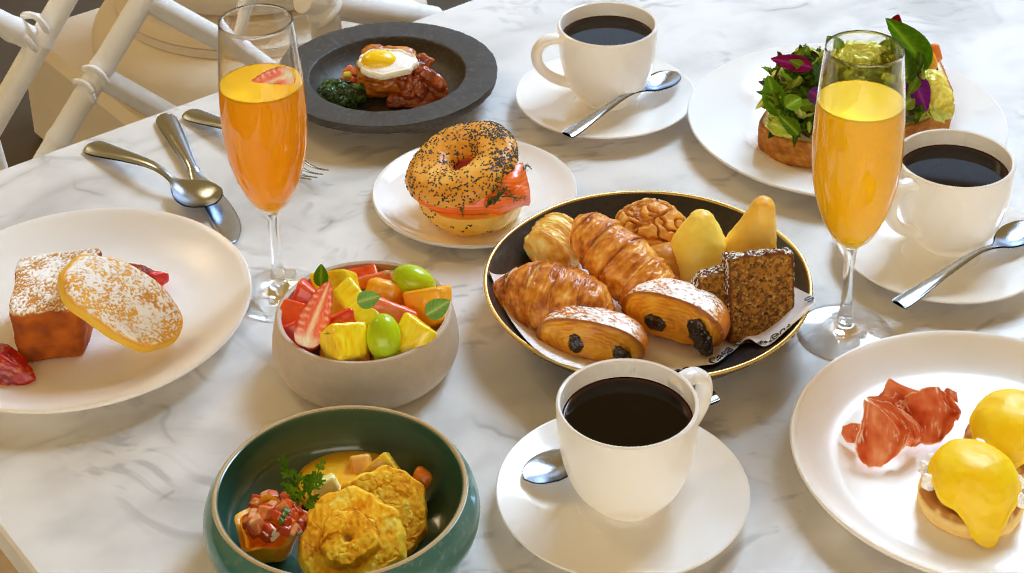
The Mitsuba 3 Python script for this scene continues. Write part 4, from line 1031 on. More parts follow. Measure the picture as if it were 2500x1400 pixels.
# ---------------------------------------------------------------- green bowl: fried plantain, salsa cup
m = lump((0.034, 0.028, 0.010), 5, 0.10, 60, 4)
food('yellow_sauce', 'smooth orange yellow sauce at the back of the green bowl', 'sauce', moved(m, None, at(852, 1180, 0.015)), np.tile(rgb(250, 172, 20), (len(m.vertices), 1)), 'vc_wet')
chunk('plantain_wedge', 'pale orange wedge standing in the sauce at the back of the green bowl', 'plantain', 885, 1146, 0.024, 46, 66, 34, lambda v: ramp(0.5 + 40 * v[:, 0], rgb(246, 156, 50), rgb(252, 190, 110)), spin=14, seed=31, r=0.35)
chunk('potato_wedge', 'yellow potato wedge with a corner pointing up at the back of the green bowl', 'potato', 938, 1160, 0.024, 70, 74, 40, lambda v: ramp(np.clip(0.5 + 0.5 * nz(v, 70, 2) + 12 * v[:, 1], 0, 1), rgb(236, 170, 30), rgb(250, 206, 70)), spin=38, seed=32, r=0.16)
chunk('carrot_stick', 'orange carrot end sticking out at the right of the green bowl', 'carrot', 1022, 1190, 0.020, 40, 84, 34, lambda v: ramp(0.5 + 0.5 * nz(v, 70, 4) + 12 * v[:, 1], rgb(236, 136, 30), rgb(214, 96, 14)), spin=-24, seed=33, r=0.45)
chunk('potato_wedge', 'white and yellow wedge behind the front plantain disc', 'potato', 800, 1200, 0.026, 60, 60, 40, lambda v: ramp(0.5 + 0.5 * nz(v, 70, 6), rgb(250, 214, 110), rgb(252, 232, 180)), spin=20, seed=34, r=0.25)

def plantain(label, px, py, z, rpx, nrm_, seed, inner=True, th=0.009):
    c = at(px, py, z)
    R_ = rpx * mpp(c)
    nr, nt = 90, 240
    r, t_ = np.meshgrid(np.linspace(0.0, 1, nr), np.arange(nt) * 2 * np.pi / nt, indexing='ij')
    rim_ = R_ * (1 + 0.05 * np.sin(3 * t_ + seed) + 0.03 * np.sin(7 * t_ + 2 * seed) + 0.02 * np.sin(13 * t_))
    x, y = r * rim_ * np.cos(t_), r * rim_ * np.sin(t_)
    p2 = np.stack([x, y, 0 * x], -1).reshape(-1, 3)
    # pressed flat flakes: cells with a height, tilt and tone of their own, cracks between
    rg = np.random.default_rng(seed + 50)
    pr_ = np.concatenate([[0.27] * 5, [0.74] * 9, [0.95] * 9]) + rg.uniform(-0.08, 0.08, 23)
    pa_ = np.concatenate([np.arange(5) * 1.257, np.arange(9) * 0.698 + 0.3, np.arange(9) * 0.698]) + rg.uniform(-0.2, 0.2, 23)
    pc = np.stack([pr_ * np.cos(pa_), pr_ * np.sin(pa_)], 1) * R_
    wob = np.stack([nz(p2, 190, seed + 4, 3), nz(p2 + 3, 190, seed + 5, 3)], 1) * 0.0058
    dd = np.linalg.norm((p2[:, :2] + wob)[:, None] - pc[None], axis=2)
    o_ = np.argsort(dd, axis=1)[:, :2]
    d1, d2 = np.take_along_axis(dd, o_, 1).T
    gap = (d2 - d1).reshape(nr, nt)
    cid = o_[:, 0].reshape(nr, nt)
    crack = (1 - step(0.0, 0.0014, gap)) * step(0.35, 0.6, meshkit.noise(p2 * 140 + 5, seed)).reshape(nr, nt)
    fib = nz(p2 * [1, 0.8, 1], 480, seed + 1, 3).reshape(nr, nt)
    off = (p2[:, :2] - pc[o_[:, 0]])
    tl = rg.uniform(-0.05, 0.05, (23, 2))[o_[:, 0]]
    z_ = rg.uniform(0, 0.0012, 23)[cid] + (off * tl).sum(1).reshape(nr, nt) - 0.0005 * crack + 0.0008 * fib + 0.0004 * nz(p2, 90, seed + 6, 2).reshape(nr, nt)
    if inner:
        z_ = z_ + 0.0046 * (1 - step(0.48, 0.54, r + 0.03 * np.sin(5 * t_) + 0.02 * np.sin(9 * t_))) - 0.0042 * (1 - step(0.0, 0.15, r))
    z_ = z_ - 0.007 * step(0.86, 1.0, r) ** 2
    top = np.stack([x, y, z_], -1)
    bot = np.stack([x * 0.985, y * 0.985, z_ * 0.3 - th + 0.004 * r ** 2], -1)[::-1]
    v = np.vstack([top.reshape(-1, 3), bot.reshape(-1, 3)])
    m = tm(v, grid_faces(2 * nr, nt, wrap_v=True))
    if m.volume < 0:
        m = tm(v, m.faces[:, ::-1])
    tone = np.clip(0.52 + rg.uniform(-0.16, 0.16, 23)[cid] + 0.45 * nz(p2, 110, seed + 2).reshape(nr, nt) + 0.5 * fib - 0.20 * crack, 0, 1)
    cc = ramp(tone, rgb(200, 116, 10), rgb(236, 162, 18), rgb(248, 190, 46), rgb(254, 218, 112)).reshape(-1, 3)
    if inner:
        cc = blend(cc, rgb(150, 82, 30), ((1 - step(0.03, 0.13, r)) * 0.8 + (np.abs(r - 0.545) < 0.02) * 0.35).ravel())
    cc = np.vstack([cc, cc[::-1]])
    return food('plantain_disc', label, 'plantain', moved(m, basis([1, 0, 0], nrm_), c), cc, 'vc_matte', 'fried plantain discs in the green bowl')
plantain('knobbly fried plantain disc leaning at the back right of the green bowl', 938, 1248, 0.026, 118, unit([0.20, -0.52, 0.80]), 5, inner=False)
plantain('front fried plantain disc with a round centre pressed on it', 852, 1316, 0.033, 134, unit([-0.08, -0.50, 0.85]), 2)

# plantain cup with salsa
nu, nv = 60, 120
t_, a_ = np.meshgrid(np.linspace(0, 1, nu), np.arange(nv) * 2 * np.pi / nv, indexing='ij')
rc_ = 0.0185 * np.sin(np.clip(t_ * 1.9, 0, 1.42)) * (1 + 0.06 * np.sin(3 * a_ + 1) + 0.04 * np.sin(5 * a_))
zz = 0.026 * (1 - np.cos(t_ * 1.75)) / (1 - np.cos(1.75)) + 0.003 * np.sin(4 * a_ + 2) * t_
cupg = np.stack([rc_ * np.cos(a_), rc_ * np.sin(a_), zz], -1)
inn = np.stack([(rc_ - 0.0028 * np.clip(t_ * 4, 0, 1)) * np.cos(a_), (rc_ - 0.0028 * np.clip(t_ * 4, 0, 1)) * np.sin(a_), zz * 0.96 + 0.003 * (1 - t_)], -1)[::-1]
v = np.vstack([cupg.reshape(-1, 3), inn.reshape(-1, 3)])
m = tm(v, grid_faces(2 * nu, nv, wrap_v=True))
m = m if m.volume > 0 else tm(v, m.faces[:, ::-1])
m = disp(m, 0.0007 * nz(v, 150, 8))
cup_at = at(668, 1322, 0.014)
food('plantain_cup', 'orange fried plantain cup filled with tomato salsa', 'plantain', moved(m, rot([1, 0, 0], 14) @ rot([0, 1, 0], -6), cup_at - [0, 0, 0.006]), ramp(np.clip(0.5 + 0.55 * nz(v, 80, 6), 0, 1), rgb(214, 124, 8), rgb(240, 158, 22), rgb(250, 184, 50)), 'vc_satin')
rng = np.random.default_rng(5)
cols = [rgb(206, 88, 38), rgb(190, 62, 18), rgb(214, 116, 62), rgb(216, 140, 92), rgb(178, 48, 10)]
tc = at(672, 1262, 0.036)
for i in range(40):
    a, r, h = rng.uniform(0, 2 * np.pi), math.sqrt(rng.uniform(0, 1)), 0
    px_, py_ = 664 + 66 * r * math.cos(a) + 14 * (math.sin(a) < 0), 1262 + 56 * r * math.sin(a)
    zc_ = 0.031 + 0.013 * (1 - r ** 2)
    onion = i % 9 == 4
    green = i % 8 == 6
    sz = rng.uniform(24, 40) * mpp(tc) * (0.7 if green else 1)
    m = rbox(sz, sz * rng.uniform(0.7, 1.0), sz * rng.uniform(0.6, 0.9), sz * 0.10, 8, 0.0006, 300, i)
    R = trimesh.transformations.random_rotation_matrix(rng.random(3))[:3, :3]
    base = rgb(238, 214, 206) if onion else rgb(70, 96, 20) if green else cols[i % 5]
    cc = np.tile(base, (len(m.vertices), 1)) * (1 + 0.25 * nz(np.array(m.vertices), 300, i))[:, None]
    nm, lb = ('onion_dice', 'dice of white onion in the salsa on the plantain cup') if onion else ('herb_piece', 'bit of green herb in the salsa on the plantain cup') if green else ('tomato_dice', 'dice of red tomato in the salsa on the plantain cup')
    food(nm, lb, nm.split('_')[0], moved(m, R, at(px_, py_, zc_)), cc, 'vc_wet', lb.split(' in the')[0].replace('dice', 'dices').replace('bit', 'bits') + ' in the salsa')

def feather(p0, tip, nrm_, seed, nleaf=7, r=0.0006):
    """flat feathery leaf: stem with lobed leaflets"""
    p0, tip = np.asarray(p0), np.asarray(tip)
    L = np.linalg.norm(tip - p0)
    x = unit(tip - p0)
    rng_ = np.random.default_rng(seed)
    ms = [tube([p0, p0 + 0.5 * (tip - p0) + np.asarray(nrm_) * 0.06 * L, tip], [r, r * 0.9, r * 0.5], 6)]
    y = unit(np.cross(nrm_, x))
    for i in range(nleaf):
        f_ = 0.12 + 0.85 * i / (nleaf - 1)
        for sd in (-1, 1):
            ln = L * 0.36 * (1 - 0.75 * f_) * rng_.uniform(0.8, 1.25)
            q = p0 + f_ * (tip - p0) + np.asarray(nrm_) * 0.06 * L * 4 * f_ * (1 - f_)
            d = unit(x * 0.8 + sd * y + 0.35 * rng_.normal(size=3))
            lm, _ = leaf_mesh(ln, ln * 0.16, 0.15, 0.2, 9, 5)
            ms.append(moved(lm, basis(d, nrm_), q))
            for s2 in (-1, 1):
                d2 = unit(d + s2 * 0.9 * np.cross(nrm_, d))
                lm, _ = leaf_mesh(ln * 0.55, ln * 0.12, 0.15, 0.2, 7, 5)
                ms.append(moved(lm, basis(d2, nrm_), q + d * ln * 0.35))
    return cat(*ms)
m = cat(feather(at(745, 1218, 0.040), at(686, 1120, 0.052), CN, 1, 5), feather(at(752, 1222, 0.040), at(786, 1126, 0.054), CN, 2, 6), feather(at(742, 1226, 0.042), at(690, 1182, 0.048), CN, 3, 6), feather(at(750, 1222, 0.042), at(766, 1236, 0.046), CN, 4, 6), feather(at(735, 1180, 0.046), at(785, 1160, 0.050), CN, 6, 7))
v = np.array(m.vertices)
food('herb_sprig', 'feathery green herb sprig on top of the tomato salsa', 'herb', m, ramp(0.5 + 0.6 * nz(v, 130, 2), rgb(48, 78, 10), rgb(84, 116, 22), rgb(110, 140, 40)), 'vc_leaf')

# ---------------------------------------------------------------- stone bowl: patty, fried egg, stewed meat, salsa, spinach
c0 = at(945, 250, 0.008)
m = rbox(0.050, 0.044, 0.036, 0.010, 60, 0.0022, 85, 3)
v = np.array(m.vertices)
m = disp(m, 0.0010 * nz(v, 260, 5, 2))
lam = nz(v * [1, 1, 2.2], 110, 7)
food('potato_patty', 'golden brown fried patty under the egg in the black stone bowl', 'patty', moved(m, rot([0, 0, 1], -8), c0 + [0, 0.024, 0.018]), ramp(np.clip(0.42 + 0.65 * lam + 0.2 * nz(v, 300, 2), 0, 1), rgb(112, 44, 4), rgb(172, 88, 10), rgb(206, 124, 24), rgb(224, 152, 50)), 'vc_wet')

ec = at(938, 153, 0.0475)
nr, nt = 50, 160
r, t_ = np.meshgrid(np.linspace(0, 1, nr), np.arange(nt) * 2 * np.pi / nt, indexing='ij')
Rw = 0.0255 * (1 + 0.10 * np.cos(t_ - 0.35) + 0.05 * np.sin(3 * t_ + 1) + 0.035 * np.sin(7 * t_) + 0.02 * np.sin(12 * t_ + 2))
x, y = r * Rw * np.cos(t_), r * Rw * np.sin(t_) * 0.70
ztop = 0.0018 + 0.0012 * np.cos(r * 2.4) + 0.0016 * step(0.8, 0.93, r) * (1 - step(0.95, 1.0, r)) + 0.0007 * nz(np.stack([x, y, 0 * x], -1).reshape(-1, 3), 130, 4).reshape(nr, nt) - 0.010 * np.clip((r * np.hypot(np.cos(t_), np.sin(t_)) - 0.75), 0, 1) * (np.sin(t_) < 0.4)
top = np.stack([x, y, ztop], -1)
bot = np.stack([x * 0.98, y * 0.98, ztop - 0.0030], -1)[::-1]
v = np.vstack([top.reshape(-1, 3), bot.reshape(-1, 3)])
m = tm(v, grid_faces(2 * nr, nt, wrap_v=True))
m = m if m.volume > 0 else tm(v, m.faces[:, ::-1])
kk = thing('fried_egg', 'small fried egg with a bright yellow yolk on top of the brown patty', 'egg')
Be = basis([1, 0, 0], unit([0.02, -0.16, 1]))
part(kk, 'white', moved(m, Be, ec), blend(np.tile(rgb(250, 248, 240), (len(v), 1)), rgb(232, 222, 180), step(0.80, 1.0, np.tile(r.ravel(), 2)) * 0.5 + 0.3 * (nz(v, 160, 5) > 0.3)), 'vc_wet')
m = ball(5)
v = np.array(m.vertices) * [0.0150, 0.0112, 0.0080]
part(kk, 'yolk', moved(tm(v, m.faces), Be, ec + [-0.0045, 0.001, 0.0018]), rgb(254, 190, 2), 'vc_wet')

rng = np.random.default_rng(12)
STEW = [rgb(92, 26, 2), rgb(150, 58, 8), rgb(196, 92, 28)]
def stew(label, px, py, z, a, b, c_, spin, seed, yaw=0):
    p = at(px, py, z)
    s = mpp(p)
    m = lump((a * s / 2, b * s / 2, c_ * s / 2), 5, 0.55, 95, seed, 0.62)
    m = disp(m, 0.0016 * nz(np.array(m.vertices), 210, seed + 3, 2))
    v = np.array(m.vertices)
    v[:, 1] += 6 * v[:, 0] ** 2 * (1 if seed % 2 else -1)
    food('stewed_meat', label, 'meat', moved(tm(v, m.faces), np.stack([[1, 0, 0], CU, CN], 1) @ rot([0, 1, 0], yaw) @ rot([0, 0, 1], spin), p), ramp(np.clip(0.45 + 0.6 * nz(v, 130, seed), 0, 1), *STEW), 'vc_wet', 'chunks of stewed meat in the black stone bowl')
stew('tallest chunk of stewed meat, standing up behind the others in the stone bowl', 1030, 166, 0.034, 44, 66, 40, -14, 1, 20)
stew('curved strip of stewed meat arching at the right of the stone bowl', 1056, 190, 0.028, 84, 32, 34, -34, 2)
stew('chunk of stewed meat leaning against the brown patty', 992, 205, 0.026, 36, 74, 30, 14, 3, -20)
stew('chunk of stewed meat in the middle of the pile in the stone bowl', 1020, 214, 0.022, 34, 60, 30, 28, 4, 15)
stew('dark chunk of stewed meat low at the right of the stone bowl', 1066, 224, 0.014, 50, 34, 34, -20, 5)
stew('front chunk of stewed meat beside the patty', 972, 246, 0.012, 54, 34, 30, 8, 6)
stew('front pinkish chunk of stewed meat near the rim of the stone bowl', 1010, 248, 0.011, 50, 28, 30, -6, 7)
stew('small chunk of stewed meat between the front chunks and the right strip', 1040, 240, 0.012, 46, 28, 28, 22, 8)
stew('chunk of stewed meat touching the egg white', 1005, 178, 0.030, 46, 30, 30, -24, 9)
m = lump((0.026, 0.020, 0.006), 4, 0.15, 70, 9)
food('stew_sauce', 'dark orange sauce under the stewed meat in the stone bowl', 'sauce', moved(m, None, at(1025, 236, 0.009)), np.tile(rgb(140, 54, 4), (len(m.vertices), 1)), 'vc_wet')
for i, (px, py, z, s0, cl) in enumerate([(852, 174, 0.020, 30, 0), (842, 196, 0.014, 26, 1), (824, 204, 0.012, 22, 0), (862, 200, 0.018, 24, 2), (848, 184, 0.022, 20, 3), (868, 178, 0.02, 22, 0)]):
    p = at(px, py, z)
    s = s0 * mpp(p)
    m = rbox(s, s * 0.8, s * 0.8, s * 0.25, 10, 0.0004, 200, i)
    lb = ['pale red tomato dice highest beside the patty in the stone bowl', 'tomato dice above the spinach in the stone bowl', 'small tomato dice at the left end above the spinach', 'tomato dice between spinach and patty', 'yellowish onion dice among the tomato dice beside the patty', 'tomato dice touching the upper left corner of the patty'][i]
    food(['tomato_dice', 'tomato_dice', 'tomato_dice', 'tomato_dice', 'onion_dice', 'tomato_dice'][i], lb, 'tomato' if i != 4 else 'onion', moved(m, trimesh.transformations.random_rotation_matrix(rng.random(3))[:3, :3], p), np.tile([rgb(226, 112, 72), rgb(216, 92, 54), rgb(200, 70, 36), rgb(206, 180, 60)][cl], (len(m.vertices), 1)), 'vc_wet')
m = lump((0.021, 0.016, 0.010), 6, 0.5, 110, 17)
v = np.array(m.vertices)
m = disp(m, 0.0034 * (1 - np.abs(nz(v, 130, 3, 3)) * 2.2).clip(0, 1) + 0.0008 * nz(v, 420, 4, 2))
food('spinach', 'heap of dark green cooked spinach at the left of the stone bowl', 'spinach', moved(m, rot([0, 0, 1], -25), at(828, 234, 0.013)), ramp(np.clip(0.45 + 0.8 * nz(v, 170, 4), 0, 1), rgb(10, 26, 4), rgb(34, 62, 16), rgb(78, 106, 44)), 'vc_gloss')

# ---------------------------------------------------------------- salad toasts on the rimmed plate
def toast(label, corner_px, z0, h, seed):
    """thick slice from the outline of its upper face (pixels at height z0 + h)"""
    from shapely.geometry import Polygon
    pts = np.array([at(x_, y_, z0 + h)[:2] for x_, y_ in corner_px])
    poly = Polygon(pts).buffer(0.010).buffer(-0.020).buffer(0.010)
    ring = np.array(poly.exterior.coords)[:-1]
    L = np.concatenate([[0], np.cumsum(np.linalg.norm(np.diff(np.vstack([ring, ring[:1]]), axis=0), axis=1))])
    nt = 240
    s_ = np.linspace(0, L[-1], nt, endpoint=False)
    rg = np.vstack([ring, ring[:1]])
    out = np.stack([np.interp(s_, L, rg[:, 0]), np.interp(s_, L, rg[:, 1])], 1)
    cen = out.mean(0)
    rings, tag = [], []
    for f_, zz in [(0.0, 0), (0.5, 0), (0.93, 0), (0.99, 0.03)] + [(1.0 + 0.02 * np.sin(q * np.pi), q) for q in np.linspace(0.06, 0.97, 26)] + [(f2, 1.0) for f2 in np.linspace(0.985, 0.0, 40)]:
        rings.append(np.column_stack([cen + (out - cen) * f_, np.full(nt, z0 + h * zz)])); tag.append((f_, zz))
    v = np.vstack(rings)
    m = tm(v, grid_faces(len(rings), nt, wrap_v=True))
    m = m if m.volume > 0 else tm(v, m.faces[:, ::-1])
    tg = np.repeat(np.array(tag), nt, axis=0)
    m = disp(m, 0.0010 * nz(v, 160, seed) + 0.0005 * nz(v, 420, seed + 1, 2))
    crumb = ramp(np.clip(0.5 + 0.6 * nz(v, 300, seed + 2), 0, 1), rgb(196, 150, 96), rgb(232, 204, 160), rgb(246, 228, 194))
    crust_ = ramp(np.clip(0.5 + 0.6 * nz(v, 130, seed + 3) + 0.3 * nz(v, 500, seed + 4), 0, 1), rgb(124, 64, 16), rgb(172, 102, 36), rgb(208, 146, 72))
    w = (1 - step(0.90, 0.97, tg[:, 0])) * (tg[:, 1] > 0.98)
    return food('toast', label, 'toast', m, blend(crust_, crumb, w), 'vc_matte', 'toasts under the salad')
toast('left toast slice under the greens with a brown crust facing the viewer', [(1852, 300), (1880, 250), (1990, 195), (2100, 250), (2095, 330), (1990, 352), (1905, 340)], 0.006, 0.024, 3)
toast('right toast slice behind the yellow juice glass', [(2140, 320), (2120, 240), (2200, 150), (2290, 130), (2325, 215), (2322, 268), (2250, 300), (2205, 312)], 0.006, 0.020, 5)

AV = [rgb(112, 122, 20), rgb(178, 178, 60), rgb(218, 206, 112)]
def avocado(label, px, py, z, a, b, c_, spin, seed, AV=AV):
    p = at(px, py, z)
    s = mpp(p)
    m = lump((a * s / 2, b * s / 2, c_ * s / 2), 5, 0.5, 130, seed, sq=0.7)
    m = disp(m, 0.0012 * nz(np.array(m.vertices), 330, seed + 4, 2))
    v = np.array(m.vertices)
    food('avocado', label, 'avocado', moved(m, np.stack([[1, 0, 0], CU, CN], 1) @ rot([0, 0, 1], spin), p), ramp(np.clip(0.5 + 0.6 * nz(v, 130, seed + 1) + 14 * v[:, 1], 0, 1), *AV), 'vc_wet', 'avocado on the toasts')
avocado('thick yellow green avocado slice at the right of the right toast', 2285, 232, 0.048, 66, 118, 60, 14, 2, [rgb(186, 170, 40), rgb(232, 208, 84), rgb(246, 228, 130)])
avocado('mashed avocado at the front edge of the right toast', 2240, 262, 0.034, 110, 46, 60, 18, 3)
avocado('avocado slice hanging over the left crust of the left toast', 1905, 316, 0.036, 80, 30, 30, -24, 4)
avocado('avocado lump high at the left of the left salad', 1915, 190, 0.066, 66, 48, 44, 20, 5)
avocado('avocado lump on top of the left salad', 1975, 140, 0.080, 66, 44, 40, -10, 6)
avocado('large avocado mass behind the rim of the yellow juice glass', 2100, 170, 0.066, 150, 130, 80, 0, 7)
avocado('avocado lump low behind the yellow juice glass', 2060, 240, 0.052, 120, 80, 70, 10, 9)
def tomato_bit(label, px, py, z, a, b, spin, colr, seed):
    chunk('pepper_piece', label, 'pepper', px, py, z, a, b, min(a, b), lambda v: np.tile(colr, (len(v), 1)) * (1 + 0.2 * nz(v, 200, seed))[:, None], spin=spin, seed=seed, r=0.35)
tomato_bit('orange pepper piece at the top right of the right toast', 2282, 130, 0.060, 26, 44, 12, rgb(226, 116, 40), 4)
tomato_bit('yellow orange pepper piece under the avocado of the right toast', 2262, 155, 0.056, 40, 44, 20, rgb(224, 150, 36), 5)
tomato_bit('yellow pepper piece low in the left salad', 1980, 285, 0.040, 34, 44, 18, rgb(232, 160, 26), 6)

# mixed greens: the mass of small leaves nobody could count
rng = np.random.default_rng(21)
def greens(name, label, centres, n, seed, Lr=(0.006, 0.0155)):
    rng = np.random.default_rng(seed)
    ms, cs = [], []
    pal = [rgb(62, 80, 10), rgb(100, 116, 22), rgb(150, 154, 50), rgb(40, 50, 12), rgb(70, 50, 20), rgb(190, 186, 96)]
    for i in range(n):
        px, py, z, sx, sy = centres[i % len(centres)]
        p = at(px + np.clip(rng.normal(), -1.3, 1.3) * sx, py + np.clip(rng.normal(), -1.2, 1.2) * sy, z + rng.normal() * 0.003)
        L = rng.uniform(*Lr)
        lm, w = leaf_mesh(L, L * rng.uniform(0.3, 0.75), rng.uniform(-0.4, 0.9), rng.uniform(-0.2, 0.7), 9, 7, seed=i, wavy=0.06)
        nrm_ = unit(CN + rng.normal(size=3) * 0.55)
        m = moved(lm, basis(rng.normal(size=3), nrm_), p)
        ms.append(m)
        c1 = pal[rng.choice(6, p=[0.26, 0.26, 0.18, 0.14, 0.08, 0.08])]
        cs.append(leaf_color(lm, w, c1 * 1.6 + 0.03, c1, i))
    k = food(name, label, 'salad', cat(*ms), np.vstack(cs), 'vc_leaf')
    labels[k]['kind'] = 'stuff'
greens('mixed_greens', 'heap of small mixed green leaves and seeds on the left toast', [(1925, 225, 0.056, 24, 28), (1960, 175, 0.070, 28, 20), (1950, 265, 0.046, 26, 26), (1985, 215, 0.062, 24, 32), (1945, 300, 0.038, 30, 14), (2030, 180, 0.070, 36, 26), (1900, 215, 0.058, 12, 26), (1895, 250, 0.05, 10, 20), (1935, 180, 0.074, 22, 16), (1968, 148, 0.082, 24, 14)], 420, 3)
greens('mixed_greens', 'heap of small mixed green leaves on the right toast', [(2235, 160, 0.066, 20, 28), (2222, 222, 0.048, 20, 26), (2245, 255, 0.038, 24, 14), (2200, 120, 0.076, 24, 18), (2130, 160, 0.072, 30, 30)], 230, 4)
def dark_lumps(name, label, spots, seed):
    m = cat(*[moved(lump((0.012, 0.011, 0.010), 3, 0.3, 120, seed + i), None, at(*q)) for i, q in enumerate(spots)])
    v = np.array(m.vertices)
    food(name, label, 'salad', m, ramp(np.clip(0.5 + 0.8 * nz(v, 200, seed), 0, 1), rgb(30, 34, 6), rgb(70, 78, 14), rgb(120, 110, 40)), 'vc_satin')
dark_lumps('seed_mix', 'dark dressed seed and herb mix inside the left salad', [(1930, 240, 0.046), (1965, 270, 0.040), (1965, 220, 0.054), (1960, 190, 0.060), (2000, 240, 0.050), (1985, 300, 0.036)], 3)
dark_lumps('seed_mix', 'dark dressed seed and herb mix inside the right salad', [(2225, 190, 0.052), (2225, 240, 0.040), (2210, 270, 0.034), (2205, 150, 0.060)], 9)

PU, PU2 = rgb(104, 16, 74), rgb(150, 60, 130)
leaf('basil_leaf', 'long green basil leaf at the left side of the left salad', 'leaf', at(1905, 285, 0.050), at(1882, 205, 0.062), CN + [-0.2, 0, 0], 0.0190, rgb(150, 176, 60), rgb(84, 122, 20), 0.12, 0.25, 5, LEAF_G)
leaf('basil_leaf', 'large green basil leaf standing up on top of the right salad', 'leaf', at(2262, 172, 0.070), at(2158, 60, 0.094), CN + [0.25, 0, 0.1], 0.026, rgb(130, 160, 40), rgb(66, 100, 10), 0.22, 0.45, 6, LEAF_G)
leaf('basil_leaf', 'small green leaf sticking up behind the rim of the yellow juice glass', 'leaf', at(2045, 125, 0.080), at(2020, 88, 0.090), CN, 0.012, rgb(150, 170, 50), rgb(86, 116, 20), 0.1, 0.3, 7, LEAF_G)
leaf('basil_leaf', 'narrow green leaf hanging over the front crust of the left toast', 'leaf', at(1938, 290, 0.036), at(1976, 366, 0.024), CN, 0.0090, rgb(150, 170, 50), rgb(86, 122, 16), 0.15, 0.3, 8, LEAF_G)
leaf('basil_leaf', 'green leaf lying under the long basil leaf of the left salad', 'leaf', at(1900, 300, 0.042), at(1958, 280, 0.050), CN, 0.0085, rgb(150, 170, 50), rgb(78, 112, 16), 0.1, 0.3, 9, LEAF_G)
leaf('basil_leaf', 'grey green leaf at the right edge of the right salad', 'leaf', at(2250, 112, 0.068), at(2300, 168, 0.060), CN, 0.0075, rgb(120, 140, 80), rgb(62, 84, 40), 0.2, 0.3, 10, LEAF_G)
leaf('purple_leaf', 'magenta leaf with its stalk at the upper left of the left salad', 'leaf', at(1984, 164, 0.088), at(1884, 152, 0.086), CN + [0, 0, 0.2], 0.0130, PU2 * 1.1, rgb(128, 14, 66), 0.06, 0.2, 11, LEAF_G)
leaf('purple_leaf', 'violet leaf in the middle of the left salad beside the yellow juice glass', 'leaf', at(1975, 222, 0.078), at(2016, 244, 0.074), CN, 0.014, PU2, rgb(92, 44, 96), 0.1, 0.2, 12, LEAF_G)
leaf('purple_leaf', 'large purple leaf hanging over the avocado of the right toast', 'leaf', at(2222, 178, 0.070), at(2272, 252, 0.058), CN, 0.0190, PU2 * 1.2, rgb(112, 28, 110), 0.15, 0.2, 13, LEAF_G)
for (nm, lb, p0, p1, nr_, W_, c0_, c1_, sd_) in [
    ('salad_leaf', 'olive green leaf standing at the top of the left salad', (1945, 165, 0.080), (1970, 116, 0.090), CN, 0.013, rgb(160, 170, 70), rgb(92, 110, 22), 21),
    ('salad_leaf', 'dark grey green leaf beside the magenta leaf in the left salad', (2000, 205, 0.076), (1996, 150, 0.084), CN + [0.3, 0, 0], 0.016, rgb(130, 140, 90), rgb(60, 78, 44), 22),
    ('salad_leaf', 'bright green leaf curling in the middle of the left salad', (1918, 262, 0.068), (1956, 238, 0.072), CN + [0, 0, 0.3], 0.014, rgb(170, 190, 80), rgb(104, 128, 26), 23),
    ('salad_leaf', 'yellow green leaf at the lower left of the left salad', (1880, 300, 0.052), (1940, 322, 0.046), CN + [0, 0, 0.3], 0.013, rgb(214, 214, 120), rgb(168, 170, 40), 24),
    ('salad_leaf', 'green leaf lying low on the front of the left salad', (1950, 330, 0.046), (1900, 286, 0.056), CN + [0.3, 0, 0], 0.012, rgb(150, 170, 60), rgb(76, 100, 16), 25),
    ('salad_leaf', 'dark leaf below the large basil leaf of the right salad', (2215, 205, 0.066), (2210, 130, 0.080), CN + [-0.3, 0, 0], 0.018, rgb(120, 140, 60), rgb(56, 76, 18), 26),
    ('salad_leaf', 'pale green leaf behind the purple leaf of the right salad', (2204, 262, 0.048), (2232, 236, 0.054), CN, 0.012, rgb(190, 200, 110), rgb(128, 142, 40), 27)]:
    leaf(nm, lb, 'leaf', at(*p0), at(*p1), nr_, W_, c0_, c1_, 0.25, 0.35, sd_, LEAF_G, wavy=0.03)
leaf('red_leaf', 'dark red leaf tip standing on the very top of the right salad', 'leaf', at(2178, 82, 0.088), at(2192, 36, 0.100), CN, 0.0110, rgb(150, 20, 30), rgb(120, 6, 18), 0.0, 0.2, 14, LEAF_G)

